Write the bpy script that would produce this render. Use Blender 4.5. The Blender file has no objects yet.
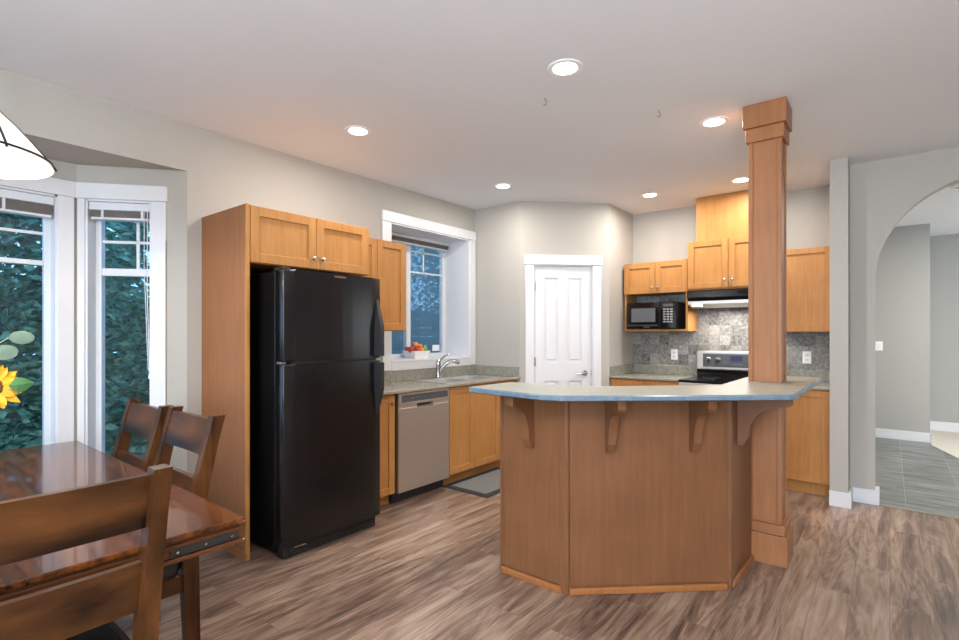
import bpy, bmesh, math, random
from mathutils import Vector, Matrix
random.seed(7)
SC = bpy.context.scene
COL = SC.collection
PI = math.pi

# ------------------------------------------------------------------ camera
EYE = 1.358
YAW = math.radians(38.75)
cd = bpy.data.cameras.new('camera')
cam = bpy.data.objects.new('camera', cd)
COL.objects.link(cam)
cam.location = (0, 0, EYE)
cam.rotation_euler = (PI/2, 0, YAW)
cd.sensor_width = 36.0
cd.lens = 36.0*511/959
cd.shift_y = 14/959
cd.clip_start = 0.02
SC.camera = cam

# ------------------------------------------------------------------ world, exposure
SC.view_settings.view_transform = 'Standard'
SC.view_settings.look = 'None'
SC.view_settings.exposure = 0.16
SC.view_settings.gamma = 1.0
SC.view_settings.use_curve_mapping = False
SC.cycles.use_denoising = True
SC.cycles.max_bounces = 10
SC.cycles.diffuse_bounces = 6
SC.cycles.transparent_max_bounces = 16
SC.cycles.caustics_reflective = False
SC.cycles.caustics_refractive = False
SC.cycles.sample_clamp_indirect = 6.0
W = bpy.data.worlds.new('dusk')
SC.world = W
W.use_nodes = True
bg = W.node_tree.nodes['Background']
bg.inputs[0].default_value = (0.20, 0.46, 0.78, 1)
bg.inputs[1].default_value = 3.2

def light(name, kind, loc, power, color=(1, 1, 1), size=0.1, size_y=None, rot=(0, 0, 0), spread=None, parent=None):
    ld = bpy.data.lights.new(name, kind)
    ld.energy = power
    ld.color = color
    if kind == 'AREA':
        ld.shape = 'DISK' if size_y is None else 'RECTANGLE'
        ld.size = size
        if size_y: ld.size_y = size_y
        if spread: ld.spread = spread
    else:
        ld.shadow_soft_size = size
    o = bpy.data.objects.new(name, ld)
    COL.objects.link(o)
    o.location = loc
    o.rotation_euler = rot
    if parent: o.parent = parent
    return o

WARM = (1.0, 0.955, 0.90)
COOL = (0.98, 0.985, 1.0)
CAN_POWER = 13.5
UPLIGHT = 225
# sky fill added outside an unseen living-room window behind the viewer
light('added_daylight', 'AREA', (0.4, -3.35, 1.5), 230, (0.78, 0.89, 1.0), 2.8, 1.9, (PI/2, 0, 0))

# ------------------------------------------------------------------ materials
def nt(name):
    m = bpy.data.materials.new(name)
    m.use_nodes = True
    t = m.node_tree
    b = t.nodes['Principled BSDF']
    return m, t, b

def N(t, kind, **kw):
    n = t.nodes.new(kind)
    for k, v in kw.items():
        if hasattr(n, k): setattr(n, k, v)
    return n

def plain(name, col, rough=0.5, metal=0.0, spec=0.5, var=0.06, scale=30, bump=0.0, coat=0.0, stretch=None):
    m, t, b = nt(name)
    tc = N(t, 'ShaderNodeTexCoord')
    mp = N(t, 'ShaderNodeMapping')
    if stretch: mp.inputs['Scale'].default_value = stretch
    t.links.new(tc.outputs['Object'], mp.inputs['Vector'])
    no = N(t, 'ShaderNodeTexNoise')
    no.inputs['Scale'].default_value = scale
    no.inputs['Detail'].default_value = 4
    t.links.new(mp.outputs['Vector'], no.inputs['Vector'])
    cr = N(t, 'ShaderNodeValToRGB')
    cr.color_ramp.elements[0].position = 0.3
    cr.color_ramp.elements[1].position = 0.7
    cr.color_ramp.elements[0].color = tuple(max(0, c*(1-var)) for c in col)+(1,)
    cr.color_ramp.elements[1].color = tuple(min(1, c*(1+var)) for c in col)+(1,)
    t.links.new(no.outputs['Fac'], cr.inputs['Fac'])
    t.links.new(cr.outputs['Color'], b.inputs['Base Color'])
    b.inputs['Roughness'].default_value = rough
    b.inputs['Metallic'].default_value = metal
    b.inputs['Specular IOR Level'].default_value = spec
    b.inputs['Coat Weight'].default_value = coat
    b.inputs['Coat Roughness'].default_value = 0.15
    if bump:
        bp = N(t, 'ShaderNodeBump')
        bp.inputs['Strength'].default_value = bump
        bp.inputs['Distance'].default_value = 0.01
        t.links.new(no.outputs['Fac'], bp.inputs['Height'])
        t.links.new(bp.outputs['Normal'], b.inputs['Normal'])
    return m

def wood(name, c0, c1, axis='z', rough=0.42, scale=9.0, streak=14.0, coat=0.0, spec=0.3, tight=0.165, dist=0.4, blend=0.4):
    m, t, b = nt(name)
    tc = N(t, 'ShaderNodeTexCoord')
    mp = N(t, 'ShaderNodeMapping')
    s = [streak, streak, streak]
    s['xyz'.index(axis)] = 0.9
    mp.inputs['Scale'].default_value = s
    t.links.new(tc.outputs['Object'], mp.inputs['Vector'])
    no = N(t, 'ShaderNodeTexNoise')
    no.inputs['Scale'].default_value = scale*0.35
    no.inputs['Detail'].default_value = 7
    no.inputs['Roughness'].default_value = 0.62
    no.inputs['Distortion'].default_value = dist
    t.links.new(mp.outputs['Vector'], no.inputs['Vector'])
    n2 = N(t, 'ShaderNodeTexNoise')
    n2.inputs['Scale'].default_value = 3.2
    n2.inputs['Detail'].default_value = 3
    t.links.new(tc.outputs['Object'], n2.inputs['Vector'])
    ad = N(t, 'ShaderNodeMix')
    ad.data_type = 'FLOAT'
    ad.inputs[0].default_value = blend
    t.links.new(no.outputs['Fac'], ad.inputs[2])
    t.links.new(n2.outputs['Fac'], ad.inputs[3])
    cr = N(t, 'ShaderNodeValToRGB')
    cr.color_ramp.elements[0].position = 0.5-tight
    cr.color_ramp.elements[1].position = 0.5+tight
    cr.color_ramp.elements[0].color = tuple(c0)+(1,)
    cr.color_ramp.elements[1].color = tuple(c1)+(1,)
    t.links.new(ad.outputs[0], cr.inputs['Fac'])
    t.links.new(cr.outputs['Color'], b.inputs['Base Color'])
    b.inputs['Roughness'].default_value = rough
    b.inputs['Specular IOR Level'].default_value = spec
    b.inputs['Coat Weight'].default_value = coat
    b.inputs['Coat Roughness'].default_value = 0.05
    return m

def emit(name, col, strength):
    m, t, b = nt(name)
    b.inputs['Base Color'].default_value = tuple(col)+(1,)
    b.inputs['Emission Color'].default_value = tuple(col)+(1,)
    b.inputs['Emission Strength'].default_value = strength
    return m

def glass_mat(name, tint=(0.9, 0.96, 1.0), refl=0.08):
    m, t, b = nt(name)
    t.nodes.remove(b)
    out = t.nodes['Material Output']
    tr = N(t, 'ShaderNodeBsdfTransparent')
    tr.inputs[0].default_value = tuple(tint)+(1,)
    gl = N(t, 'ShaderNodeBsdfGlossy')
    gl.inputs['Roughness'].default_value = 0.02
    lw = N(t, 'ShaderNodeLayerWeight')
    pw = N(t, 'ShaderNodeMath', operation='POWER'); pw.inputs[1].default_value = 4.0
    t.links.new(lw.outputs['Facing'], pw.inputs[0])
    fr = N(t, 'ShaderNodeMath', operation='MULTIPLY_ADD'); fr.inputs[1].default_value = 0.6; fr.inputs[2].default_value = 0.05
    t.links.new(pw.outputs[0], fr.inputs[0])
    mx = N(t, 'ShaderNodeMixShader')
    t.links.new(fr.outputs[0], mx.inputs[0])
    t.links.new(tr.outputs[0], mx.inputs[1])
    t.links.new(gl.outputs[0], mx.inputs[2])
    t.links.new(mx.outputs[0], out.inputs[0])
    return m

def floor_planks():
    m, t, b = nt('vinyl_planks')
    tc = N(t, 'ShaderNodeTexCoord')
    sep = N(t, 'ShaderNodeSeparateXYZ')
    t.links.new(tc.outputs['Object'], sep.inputs[0])
    cmb = N(t, 'ShaderNodeCombineXYZ')
    t.links.new(sep.outputs['Y'], cmb.inputs['X'])
    t.links.new(sep.outputs['X'], cmb.inputs['Y'])
    br = N(t, 'ShaderNodeTexBrick')
    br.offset = 0.37
    br.inputs['Scale'].default_value = 1.0
    br.inputs['Brick Width'].default_value = 1.25
    br.inputs['Row Height'].default_value = 0.155
    br.inputs['Mortar Size'].default_value = 0.0012
    br.inputs['Bias'].default_value = 0.0
    br.inputs['Color1'].default_value = (0, 0, 0, 1)
    br.inputs['Color2'].default_value = (1, 1, 1, 1)
    br.inputs['Mortar'].default_value = (0.1, 0.1, 0.1, 1)
    t.links.new(cmb.outputs[0], br.inputs['Vector'])
    # grain, streaked along the planks and shifted plank by plank
    off = N(t, 'ShaderNodeMath', operation='MULTIPLY')
    off.inputs[1].default_value = 1.3
    t.links.new(br.outputs['Color'], off.inputs[0])
    cm2 = N(t, 'ShaderNodeCombineXYZ')
    ya = N(t, 'ShaderNodeMath', operation='MULTIPLY'); ya.inputs[1].default_value = 1.1
    xa = N(t, 'ShaderNodeMath', operation='MULTIPLY'); xa.inputs[1].default_value = 10.0
    t.links.new(sep.outputs['Y'], ya.inputs[0])
    t.links.new(sep.outputs['X'], xa.inputs[0])
    t.links.new(ya.outputs[0], cm2.inputs['X'])
    t.links.new(xa.outputs[0], cm2.inputs['Y'])
    t.links.new(off.outputs[0], cm2.inputs['Z'])
    no = N(t, 'ShaderNodeTexNoise')
    no.inputs['Scale'].default_value = 1.5
    no.inputs['Detail'].default_value = 10
    no.inputs['Roughness'].default_value = 0.66
    no.inputs['Distortion'].default_value = 1.5
    t.links.new(cm2.outputs[0], no.inputs['Vector'])
    mix = N(t, 'ShaderNodeMix'); mix.data_type = 'FLOAT'
    mix.inputs[0].default_value = 0.07
    # cathedral grain: bands of a second, softer noise
    n2 = N(t, 'ShaderNodeTexNoise')
    n2.inputs['Scale'].default_value = 0.42
    n2.inputs['Detail'].default_value = 2.5
    n2.inputs['Distortion'].default_value = 1.2
    t.links.new(cm2.outputs[0], n2.inputs['Vector'])
    sn = N(t, 'ShaderNodeMath', operation='MULTIPLY'); sn.inputs[1].default_value = 85.0
    t.links.new(n2.outputs['Fac'], sn.inputs[0])
    si = N(t, 'ShaderNodeMath', operation='SINE')
    t.links.new(sn.outputs[0], si.inputs[0])
    sa = N(t, 'ShaderNodeMath', operation='MULTIPLY_ADD'); sa.inputs[1].default_value = 0.04
    t.links.new(si.outputs[0], sa.inputs[0])
    t.links.new(no.outputs['Fac'], sa.inputs[2])
    sb = N(t, 'ShaderNodeMath', operation='MULTIPLY_ADD'); sb.inputs[1].default_value = 0.7
    sb.inputs[2].default_value = -0.35
    t.links.new(n2.outputs['Fac'], sb.inputs[0])
    sc = N(t, 'ShaderNodeMath', operation='ADD')
    t.links.new(sa.outputs[0], sc.inputs[0]); t.links.new(sb.outputs[0], sc.inputs[1])
    t.links.new(sc.outputs[0], mix.inputs[2])
    t.links.new(br.outputs['Color'], mix.inputs[3])
    cr = N(t, 'ShaderNodeValToRGB')
    e = cr.color_ramp.elements
    e[0].position = 0.28; e[0].color = (0.065, 0.041, 0.031, 1)
    e[1].position = 0.76; e[1].color = (0.41, 0.30, 0.225, 1)
    n = e.new(0.46); n.color = (0.18, 0.112, 0.078, 1)
    n = e.new(0.57); n.color = (0.28, 0.188, 0.134, 1)
    t.links.new(mix.outputs[0], cr.inputs['Fac'])
    mm = N(t, 'ShaderNodeMix'); mm.data_type = 'RGBA'; mm.blend_type = 'MIX'
    t.links.new(br.outputs['Fac'], mm.inputs[0])
    t.links.new(cr.outputs['Color'], mm.inputs[6])
    mm.inputs[7].default_value = (0.16, 0.11, 0.08, 1)
    t.links.new(mm.outputs[2], b.inputs['Base Color'])
    b.inputs['Roughness'].default_value = 0.36
    bp = N(t, 'ShaderNodeBump')
    bp.inputs['Strength'].default_value = 0.12
    bp.inputs['Distance'].default_value = 0.004
    t.links.new(no.outputs['Fac'], bp.inputs['Height'])
    t.links.new(bp.outputs['Normal'], b.inputs['Normal'])
    return m

def tiles(name, size_w, size_h, c0, c1, grout, gsize=0.003, offset=0.0, rough=0.4, streak=(1, 1, 1), nscale=8, colvar=0.5, axes='xz', shift=(0, 0), detail=6, ramp=0.25):
    m, t, b = nt(name)
    tc = N(t, 'ShaderNodeTexCoord')
    sep = N(t, 'ShaderNodeSeparateXYZ')
    t.links.new(tc.outputs['Object'], sep.inputs[0])
    cmb = N(t, 'ShaderNodeCombineXYZ')
    for i, a in enumerate(axes):
        ad = N(t, 'ShaderNodeMath', operation='ADD'); ad.inputs[1].default_value = shift[i]
        t.links.new(sep.outputs[a.upper()], ad.inputs[0])
        t.links.new(ad.outputs[0], cmb.inputs['XY'[i]])
    br = N(t, 'ShaderNodeTexBrick')
    br.offset = offset
    br.inputs['Scale'].default_value = 1.0
    br.inputs['Brick Width'].default_value = size_w
    br.inputs['Row Height'].default_value = size_h
    br.inputs['Mortar Size'].default_value = gsize
    br.inputs['Color1'].default_value = (0, 0, 0, 1)
    br.inputs['Color2'].default_value = (1, 1, 1, 1)
    t.links.new(cmb.outputs[0], br.inputs['Vector'])
    mp = N(t, 'ShaderNodeMapping')
    mp.inputs['Scale'].default_value = streak
    t.links.new(tc.outputs['Object'], mp.inputs['Vector'])
    no = N(t, 'ShaderNodeTexNoise')
    no.inputs['Scale'].default_value = nscale
    no.inputs['Detail'].default_value = detail
    no.inputs['Roughness'].default_value = 0.7
    t.links.new(mp.outputs[0], no.inputs['Vector'])
    mx = N(t, 'ShaderNodeMix'); mx.data_type = 'FLOAT'
    mx.inputs[0].default_value = colvar
    t.links.new(no.outputs['Fac'], mx.inputs[2])
    t.links.new(br.outputs['Color'], mx.inputs[3])
    cr = N(t, 'ShaderNodeValToRGB')
    cr.color_ramp.elements[0].position = 0.5-ramp; cr.color_ramp.elements[0].color = tuple(c0)+(1,)
    cr.color_ramp.elements[1].position = 0.5+ramp; cr.color_ramp.elements[1].color = tuple(c1)+(1,)
    t.links.new(mx.outputs[0], cr.inputs['Fac'])
    mm = N(t, 'ShaderNodeMix'); mm.data_type = 'RGBA'
    t.links.new(br.outputs['Fac'], mm.inputs[0])
    t.links.new(cr.outputs['Color'], mm.inputs[6])
    mm.inputs[7].default_value = tuple(grout)+(1,)
    t.links.new(mm.outputs[2], b.inputs['Base Color'])
    b.inputs['Roughness'].default_value = rough
    bp = N(t, 'ShaderNodeBump')
    bp.inputs['Strength'].default_value = 0.25
    bp.inputs['Distance'].default_value = 0.004
    t.links.new(no.outputs['Fac'], bp.inputs['Height'])
    t.links.new(bp.outputs['Normal'], b.inputs['Normal'])
    return m

def speckle(name, cols, rough=0.25, scale=22):
    m, t, b = nt(name)
    tc = N(t, 'ShaderNodeTexCoord')
    no = N(t, 'ShaderNodeTexNoise')
    no.inputs['Scale'].default_value = scale
    no.inputs['Detail'].default_value = 10
    no.inputs['Roughness'].default_value = 0.75
    t.links.new(tc.outputs['Object'], no.inputs['Vector'])
    cr = N(t, 'ShaderNodeValToRGB')
    e = cr.color_ramp.elements
    e[0].position = 0.32; e[0].color = tuple(cols[0])+(1,)
    e[1].position = 0.68; e[1].color = tuple(cols[-1])+(1,)
    for i, c in enumerate(cols[1:-1]):
        x = e.new(0.32+0.36*(i+1)/(len(cols)-1)); x.color = tuple(c)+(1,)
    t.links.new(no.outputs['Fac'], cr.inputs['Fac'])
    t.links.new(cr.outputs['Color'], b.inputs['Base Color'])
    b.inputs['Roughness'].default_value = rough
    return m

M = {}
M['wall'] = plain('wall_paint', (0.445, 0.418, 0.372), 0.75, var=0.015, scale=60)
M['hall'] = plain('hall_paint', (0.40, 0.395, 0.37), 0.75, var=0.015, scale=60)
M['ceil'] = plain('ceiling_paint', (0.82, 0.835, 0.86), 0.9, var=0.01, scale=90)
M['white'] = plain('white_trim_paint', (0.73, 0.73, 0.745), 0.35, var=0.012, scale=20)
M['plank'] = floor_planks()
M['halltile'] = tiles('slate_floor_tile', 0.37, 1.3, (0.055, 0.063, 0.062), (0.27, 0.285, 0.275), (0.33, 0.35, 0.34), 0.002, 0.0, 0.35, (1.5, 9, 1), 1.5, 0.10, 'xy', (-0.10, 0.3), 8, 0.15)
M['carpet'] = plain('pale_carpet', (0.66, 0.62, 0.55), 0.95, var=0.06, scale=300, bump=0.3)
M['splash'] = tiles('slate_wall_tile', 0.105, 0.105, (0.035, 0.038, 0.041), (0.40, 0.375, 0.335), (0.17, 0.17, 0.16), 0.0018, 0.0, 0.45, (1, 1, 1), 34, 0.2, 'xz', (0.02, 0.02), 9, 0.19)
M['maple'] = wood('maple_cabinet', (0.37, 0.158, 0.042), (0.50, 0.235, 0.071))
M['side'] = wood('cherry_side_panel', (0.255, 0.095, 0.031), (0.335, 0.133, 0.045))
M['island'] = wood('island_panel_wood', (0.145, 0.060, 0.025), (0.20, 0.087, 0.037), rough=0.42)
M['post'] = wood('column_wood', (0.26, 0.104, 0.040), (0.345, 0.150, 0.062), rough=0.42)
M['table'] = wood('table_wood', (0.018, 0.0045, 0.002), (0.17, 0.052, 0.013), 'x', 0.25, 6.0, 16.0, 0.6, 0.12, 0.15, 0.0, 0.15)
M['tabledge'] = wood('table_edge_wood', (0.035, 0.010, 0.004), (0.13, 0.045, 0.014), 'y', 0.3, 8.0, 12.0, 0.25)
M['chair'] = wood('chair_wood', (0.014, 0.0045, 0.0015), (0.105, 0.038, 0.010), 'z', 0.32, 5.0, 9.0, 0.2, 0.2, 0.12)
M['chairrail'] = wood('chair_rail_wood', (0.012, 0.004, 0.0015), (0.112, 0.041, 0.011), 'x', 0.32, 5.0, 3.5, 0.2, 0.2, 0.12)
M['leather'] = plain('black_leather', (0.012, 0.011, 0.011), 0.28, var=0.2, scale=80, bump=0.15)
M['black'] = plain('black_appliance', (0.007, 0.0066, 0.0068), 0.2, var=0.1, scale=120, spec=0.45, bump=0.02)
M['blackgloss'] = plain('black_glass', (0.006, 0.006, 0.007), 0.06, var=0.05)
M['blackmatte'] = plain('black_plastic', (0.016, 0.016, 0.017), 0.45, var=0.1)
M['darkgrey'] = plain('dark_grey_plastic', (0.07, 0.075, 0.085), 0.35, var=0.1)
M['steel'] = plain('brushed_steel', (0.70, 0.68, 0.65), 0.38, 1.0, var=0.05, scale=6, stretch=(1, 1, 40))
M['chrome'] = plain('chrome', (0.52, 0.53, 0.56), 0.12, 1.0, var=0.02)
M['nickel'] = plain('satin_nickel', (0.62, 0.60, 0.57), 0.25, 1.0, var=0.03)
M['counter'] = speckle('green_grey_counter', [(0.16, 0.155, 0.125), (0.28, 0.27, 0.225), (0.36, 0.335, 0.275)], 0.22, 26)
M['counteredge'] = speckle('tan_counter_edge', [(0.24, 0.21, 0.16), (0.36, 0.32, 0.25)], 0.35, 26)
M['bartop'] = speckle('bar_counter', [(0.22, 0.225, 0.19), (0.30, 0.295, 0.245), (0.36, 0.335, 0.27)], 0.32, 18)
M['baredge'] = speckle('sky_tinted_counter_edge', [(0.095, 0.155, 0.205), (0.16, 0.225, 0.28)], 0.25, 30)  # blue sky reflection on the bar edge, put into its base colour
M['mat'] = plain('grey_mat', (0.165, 0.165, 0.155), 0.95, var=0.25, scale=160, bump=0.5)
M['matedge'] = plain('dark_rubber', (0.02, 0.022, 0.023), 0.8, var=0.15)
M['glass'] = glass_mat('window_glass')
M['vinyl'] = plain('white_vinyl', (0.72, 0.74, 0.77), 0.3, var=0.01)
M['slat'] = plain('taupe_blind_slats', (0.23, 0.205, 0.18), 0.6, var=0.1)
M['outlet'] = plain('white_plastic', (0.85, 0.85, 0.86), 0.3, var=0.01)
M['lens'] = emit('lamp_lens', (1.0, 0.96, 0.9), 9.0)
M['display'] = emit('blue_display', (0.012, 0.02, 0.07), 0.3)
M['petal'] = plain('sunflower_petal', (0.85, 0.42, 0.01), 0.6, var=0.2, scale=25)
M['seed'] = plain('sunflower_seed_head', (0.20, 0.075, 0.012), 0.8, var=0.4, scale=120, bump=0.6)
M['leaf'] = plain('dark_green_leaf', (0.045, 0.15, 0.04), 0.5, var=0.3, scale=20)
M['euca'] = plain('eucalyptus_leaf', (0.095, 0.15, 0.10), 0.6, var=0.15, scale=20)
M['stem'] = plain('green_stem', (0.25, 0.33, 0.16), 0.6, var=0.1)
M['vase'] = plain('white_ceramic', (0.8, 0.79, 0.76), 0.2, var=0.02)
M['bronze'] = plain('dark_bronze', (0.035, 0.028, 0.024), 0.4, 0.6, var=0.1)
M['foliage'] = plain('conifer_foliage', (0.10, 0.25, 0.19), 0.75, var=0.6, scale=14)
M['foliage2'] = plain('pale_conifer_foliage', (0.17, 0.34, 0.26), 0.75, var=0.5, scale=14)
M['bark'] = plain('bark', (0.05, 0.035, 0.025), 0.9, var=0.4, scale=18, bump=0.5)
M['soil'] = plain('garden_soil', (0.05, 0.06, 0.045), 0.95, var=0.4, scale=6)
M['fence'] = wood('weathered_fence_wood', (0.13, 0.075, 0.045), (0.22, 0.14, 0.09), 'y', 0.8)
def shade_glass():
    m, t, b = nt('alabaster_glass')
    tc = N(t, 'ShaderNodeTexCoord')
    no = N(t, 'ShaderNodeTexNoise')
    no.inputs['Scale'].default_value = 6
    no.inputs['Detail'].default_value = 4
    t.links.new(tc.outputs['Object'], no.inputs['Vector'])
    cr = N(t, 'ShaderNodeValToRGB')
    cr.color_ramp.elements[0].color = (0.88, 0.83, 0.75, 1)
    cr.color_ramp.elements[1].color = (1, 0.98, 0.94, 1)
    t.links.new(no.outputs['Fac'], cr.inputs['Fac'])
    t.links.new(cr.outputs['Color'], b.inputs['Base Color'])
    t.links.new(cr.outputs['Color'], b.inputs['Emission Color'])
    b.inputs['Emission Strength'].default_value = 0.5
    b.inputs['Roughness'].default_value = 0.25
    return m
M['shade'] = shade_glass()

# ------------------------------------------------------------------ mesh helpers
ORG = {}
def empty(name, loc, label=None, cat=None, group=None, rz=0.0):
    o = bpy.data.objects.new(name, None)
    COL.objects.link(o)
    o.location = loc
    o.rotation_euler = (0, 0, rz)
    o.empty_display_size = 0.05
    ORG[o.name] = Vector(loc)
    tag(o, label, cat, group)
    return o

def tag(o, label=None, cat=None, group=None, kind=None):
    if label: o['label'] = label
    if cat: o['category'] = cat
    if group: o['group'] = group
    if kind: o['kind'] = kind
    return o

class Frame:
    """u along the face, n out of the face, z up"""
    def __init__(s, o, u, n):
        s.o = Vector((o[0], o[1], 0)); s.u = Vector((u[0], u[1], 0)).normalized(); s.n = Vector((n[0], n[1], 0)).normalized()
    def p(s, u, n, z):
        return s.o + s.u*u + s.n*n + Vector((0, 0, z))

class MB:
    def __init__(s):
        s.bm = bmesh.new()
    def _bev(s, faces, w, seg=2):
        if w > 0:
            es = list({e for f in faces for e in f.edges})
            bmesh.ops.bevel(s.bm, geom=es, offset=w, offset_type='OFFSET', segments=seg, profile=0.5, affect='EDGES', clamp_overlap=True)
    def hexa(s, pts, bev=0.0, seg=2):
        v = [s.bm.verts.new(p) for p in pts]
        q = ((0, 3, 2, 1), (4, 5, 6, 7), (0, 1, 5, 4), (1, 2, 6, 5), (2, 3, 7, 6), (3, 0, 4, 7))
        fs = [s.bm.faces.new([v[i] for i in f]) for f in q]
        s._bev(fs, bev, seg)
        return s
    def box(s, x0, x1, y0, y1, z0, z1, bev=0.0, seg=2):
        return s.hexa([(x0, y0, z0), (x1, y0, z0), (x1, y1, z0), (x0, y1, z0), (x0, y0, z1), (x1, y0, z1), (x1, y1, z1), (x0, y1, z1)], bev, seg)
    def fbox(s, f, u0, u1, n0, n1, z0, z1, bev=0.0, seg=2):
        return s.hexa([f.p(u0, n0, z0), f.p(u1, n0, z0), f.p(u1, n1, z0), f.p(u0, n1, z0), f.p(u0, n0, z1), f.p(u1, n0, z1), f.p(u1, n1, z1), f.p(u0, n1, z1)], bev, seg)
    def prism(s, poly, z0, z1, bev=0.0, seg=2):
        a = [s.bm.verts.new((p[0], p[1], z0)) for p in poly]
        b = [s.bm.verts.new((p[0], p[1], z1)) for p in poly]
        n = len(poly)
        fs = [s.bm.faces.new(a[::-1]), s.bm.faces.new(b)]
        for i in range(n):
            fs.append(s.bm.faces.new((a[i], a[(i+1) % n], b[(i+1) % n], b[i])))
        s._bev(fs, bev, seg)
        return s
    def slabpoly(s, pts0, pts1, bev=0.0, seg=2):
        """two matching outlines joined"""
        a = [s.bm.verts.new(p) for p in pts0]
        b = [s.bm.verts.new(p) for p in pts1]
        n = len(a)
        fs = [s.bm.faces.new(a[::-1]), s.bm.faces.new(b)]
        for i in range(n):
            fs.append(s.bm.faces.new((a[i], a[(i+1) % n], b[(i+1) % n], b[i])))
        s._bev(fs, bev, seg)
        return s
    def tube(s, pts, r, n=10, cap=True):
        pts = [Vector(p) for p in pts]
        rs = r if isinstance(r, (list, tuple)) else [r]*len(pts)
        rings = []
        up = Vector((0.13, 0.21, 0.97))
        for i, p in enumerate(pts):
            d = (pts[min(i+1, len(pts)-1)]-pts[max(i-1, 0)]).normalized()
            a = d.cross(up)
            if a.length < 0.05: a = d.cross(Vector((1, 0.1, 0)))
            a.normalize()
            b = d.cross(a)
            up = b.cross(d) if False else up
            rings.append([s.bm.verts.new(p+(a*math.cos(2*PI*k/n)+b*math.sin(2*PI*k/n))*rs[i]) for k in range(n)])
        for i in range(len(rings)-1):
            for k in range(n):
                s.bm.faces.new((rings[i][k], rings[i][(k+1) % n], rings[i+1][(k+1) % n], rings[i+1][k]))
        if cap:
            s.bm.faces.new(rings[0][::-1]); s.bm.faces.new(rings[-1])
        return s
    def lathe(s, prof, o=(0, 0, 0), axis=(0, 0, 1), n=24, cap=False):
        """prof: (radius, height along axis)"""
        ax = Vector(axis).normalized()
        a = ax.cross(Vector((0, 0, 1)))
        if a.length < 0.01: a = Vector((1, 0, 0))
        a.normalize(); b = ax.cross(a)
        o = Vector(o)
        rings = []
        for r, h in prof:
            if r < 1e-5: rings.append([s.bm.verts.new(o+ax*h)])
            else: rings.append([s.bm.verts.new(o+ax*h+(a*math.cos(2*PI*k/n)+b*math.sin(2*PI*k/n))*r) for k in range(n)])
        for i in range(len(rings)-1):
            p, q = rings[i], rings[i+1]
            for k in range(n):
                k2 = (k+1) % n
                if len(p) == 1 and len(q) == 1: continue
                if len(p) == 1: s.bm.faces.new((p[0], q[k2], q[k]))
                elif len(q) == 1: s.bm.faces.new((p[k], p[k2], q[0]))
                else: s.bm.faces.new((p[k], p[k2], q[k2], q[k]))
        if cap:
            if len(rings[0]) > 1: s.bm.faces.new(rings[0][::-1])
            if len(rings[-1]) > 1: s.bm.faces.new(rings[-1])
        return s
    def sweep(s, secs, bev=0.0):
        """secs: list of 4-corner sections joined in a chain"""
        rings = [[s.bm.verts.new(p) for p in q] for q in secs]
        fs = []
        for i in range(len(rings)-1):
            for k in range(4):
                fs.append(s.bm.faces.new((rings[i][k], rings[i][(k+1) % 4], rings[i+1][(k+1) % 4], rings[i+1][k])))
        fs.append(s.bm.faces.new(rings[0][::-1])); fs.append(s.bm.faces.new(rings[-1]))
        return s
    def quad(s, pts):
        s.bm.faces.new([s.bm.verts.new(p) for p in pts]); return s
    def build(s, name, mat, parent=None, label=None, smooth=None, kind=None):
        bmesh.ops.recalc_face_normals(s.bm, faces=s.bm.faces)
        me = bpy.data.meshes.new(name)
        o = bpy.data.objects.new(name, me)
        COL.objects.link(o)
        off = Vector((0, 0, 0))
        if parent is not None:
            o.parent = parent
            off = ORG.get(parent.name, Vector((0, 0, 0)))
            ORG[o.name] = off.copy()
        for v in s.bm.verts: v.co = v.co - off
        if smooth is not None:
            for f in s.bm.faces: f.smooth = True
            for e in s.bm.edges:
                if len(e.link_faces) == 2 and e.calc_face_angle(0) > smooth: e.smooth = False
        s.bm.to_mesh(me); s.bm.free()
        me.materials.append(M[mat] if isinstance(mat, str) else mat)
        if label: o['label'] = label
        if kind: o['kind'] = kind
        return o

def struct(name, mb, mat, parent=None, **k):
    return mb.build(name, mat, parent, kind='structure' if parent is None else None, **k)

def copy_tree(o, parent=None):
    c = o.copy(); COL.objects.link(c)
    if parent is not None: c.parent = parent
    ORG[c.name] = ORG.get(o.name, Vector((0, 0, 0))).copy()
    for ch in list(o.children): copy_tree(ch, c)
    return c

H = 2.74
LX = -3.605            # kitchen face of the left wall
A0 = Vector((-3.605, 1.417)); B0 = Vector((-4.018, 0.927))
P1 = (-3.005, 4.415); P2 = (-2.32, 5.09); SY = 5.74

# ------------------------------------------------------------------ room shell
struct('floor', MB().box(-4.6, 2.7, -3.1, 5.15, -0.1, 0).box(-3.7, -0.30, 5.15, 5.80, -0.1, 0), 'plank')
struct('floor_hall', MB().prism([(-0.30, 5.15), (2.7, 5.15), (2.7, 5.6), (1.13, 5.6), (0.40, 8.3), (0.40, 8.6), (-0.9, 8.6), (-0.9, 5.8), (-0.3, 5.8)], -0.1, 0.0), 'halltile')
struct('floor_carpet', MB().prism([(1.13, 5.6), (2.7, 5.6), (3.4, 5.6), (3.4, 9.8), (0.40, 9.8), (0.40, 8.3)], -0.1, 0.004), 'carpet')
struct('trim_1', MB().box(-0.07, 1.29, 5.13, 5.17, 0.0, 0.006, 0.002), 'counteredge')
struct('ceiling', MB().box(-3.75, 2.7, -3.1, 5.27, H, H+0.1).box(-4.1, -0.25, 5.27, 5.9, H, H+0.1).box(-4.1, -3.75, 1.5, 5.27, H, H+0.1), 'ceil')
struct('ceiling_hall', MB().box(-0.25, 3.4, 5.27, 9.9, H, H+0.1).box(-0.9, -0.25, 5.9, 9.9, H, H+0.1), 'ceil')
struct('ceiling_bay', MB().prism([(-3.606, 1.5), (-4.2, 1.0), (-4.2, -1.0), (-3.606, -1.5)], 2.432, 2.52), 'wall')
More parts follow.
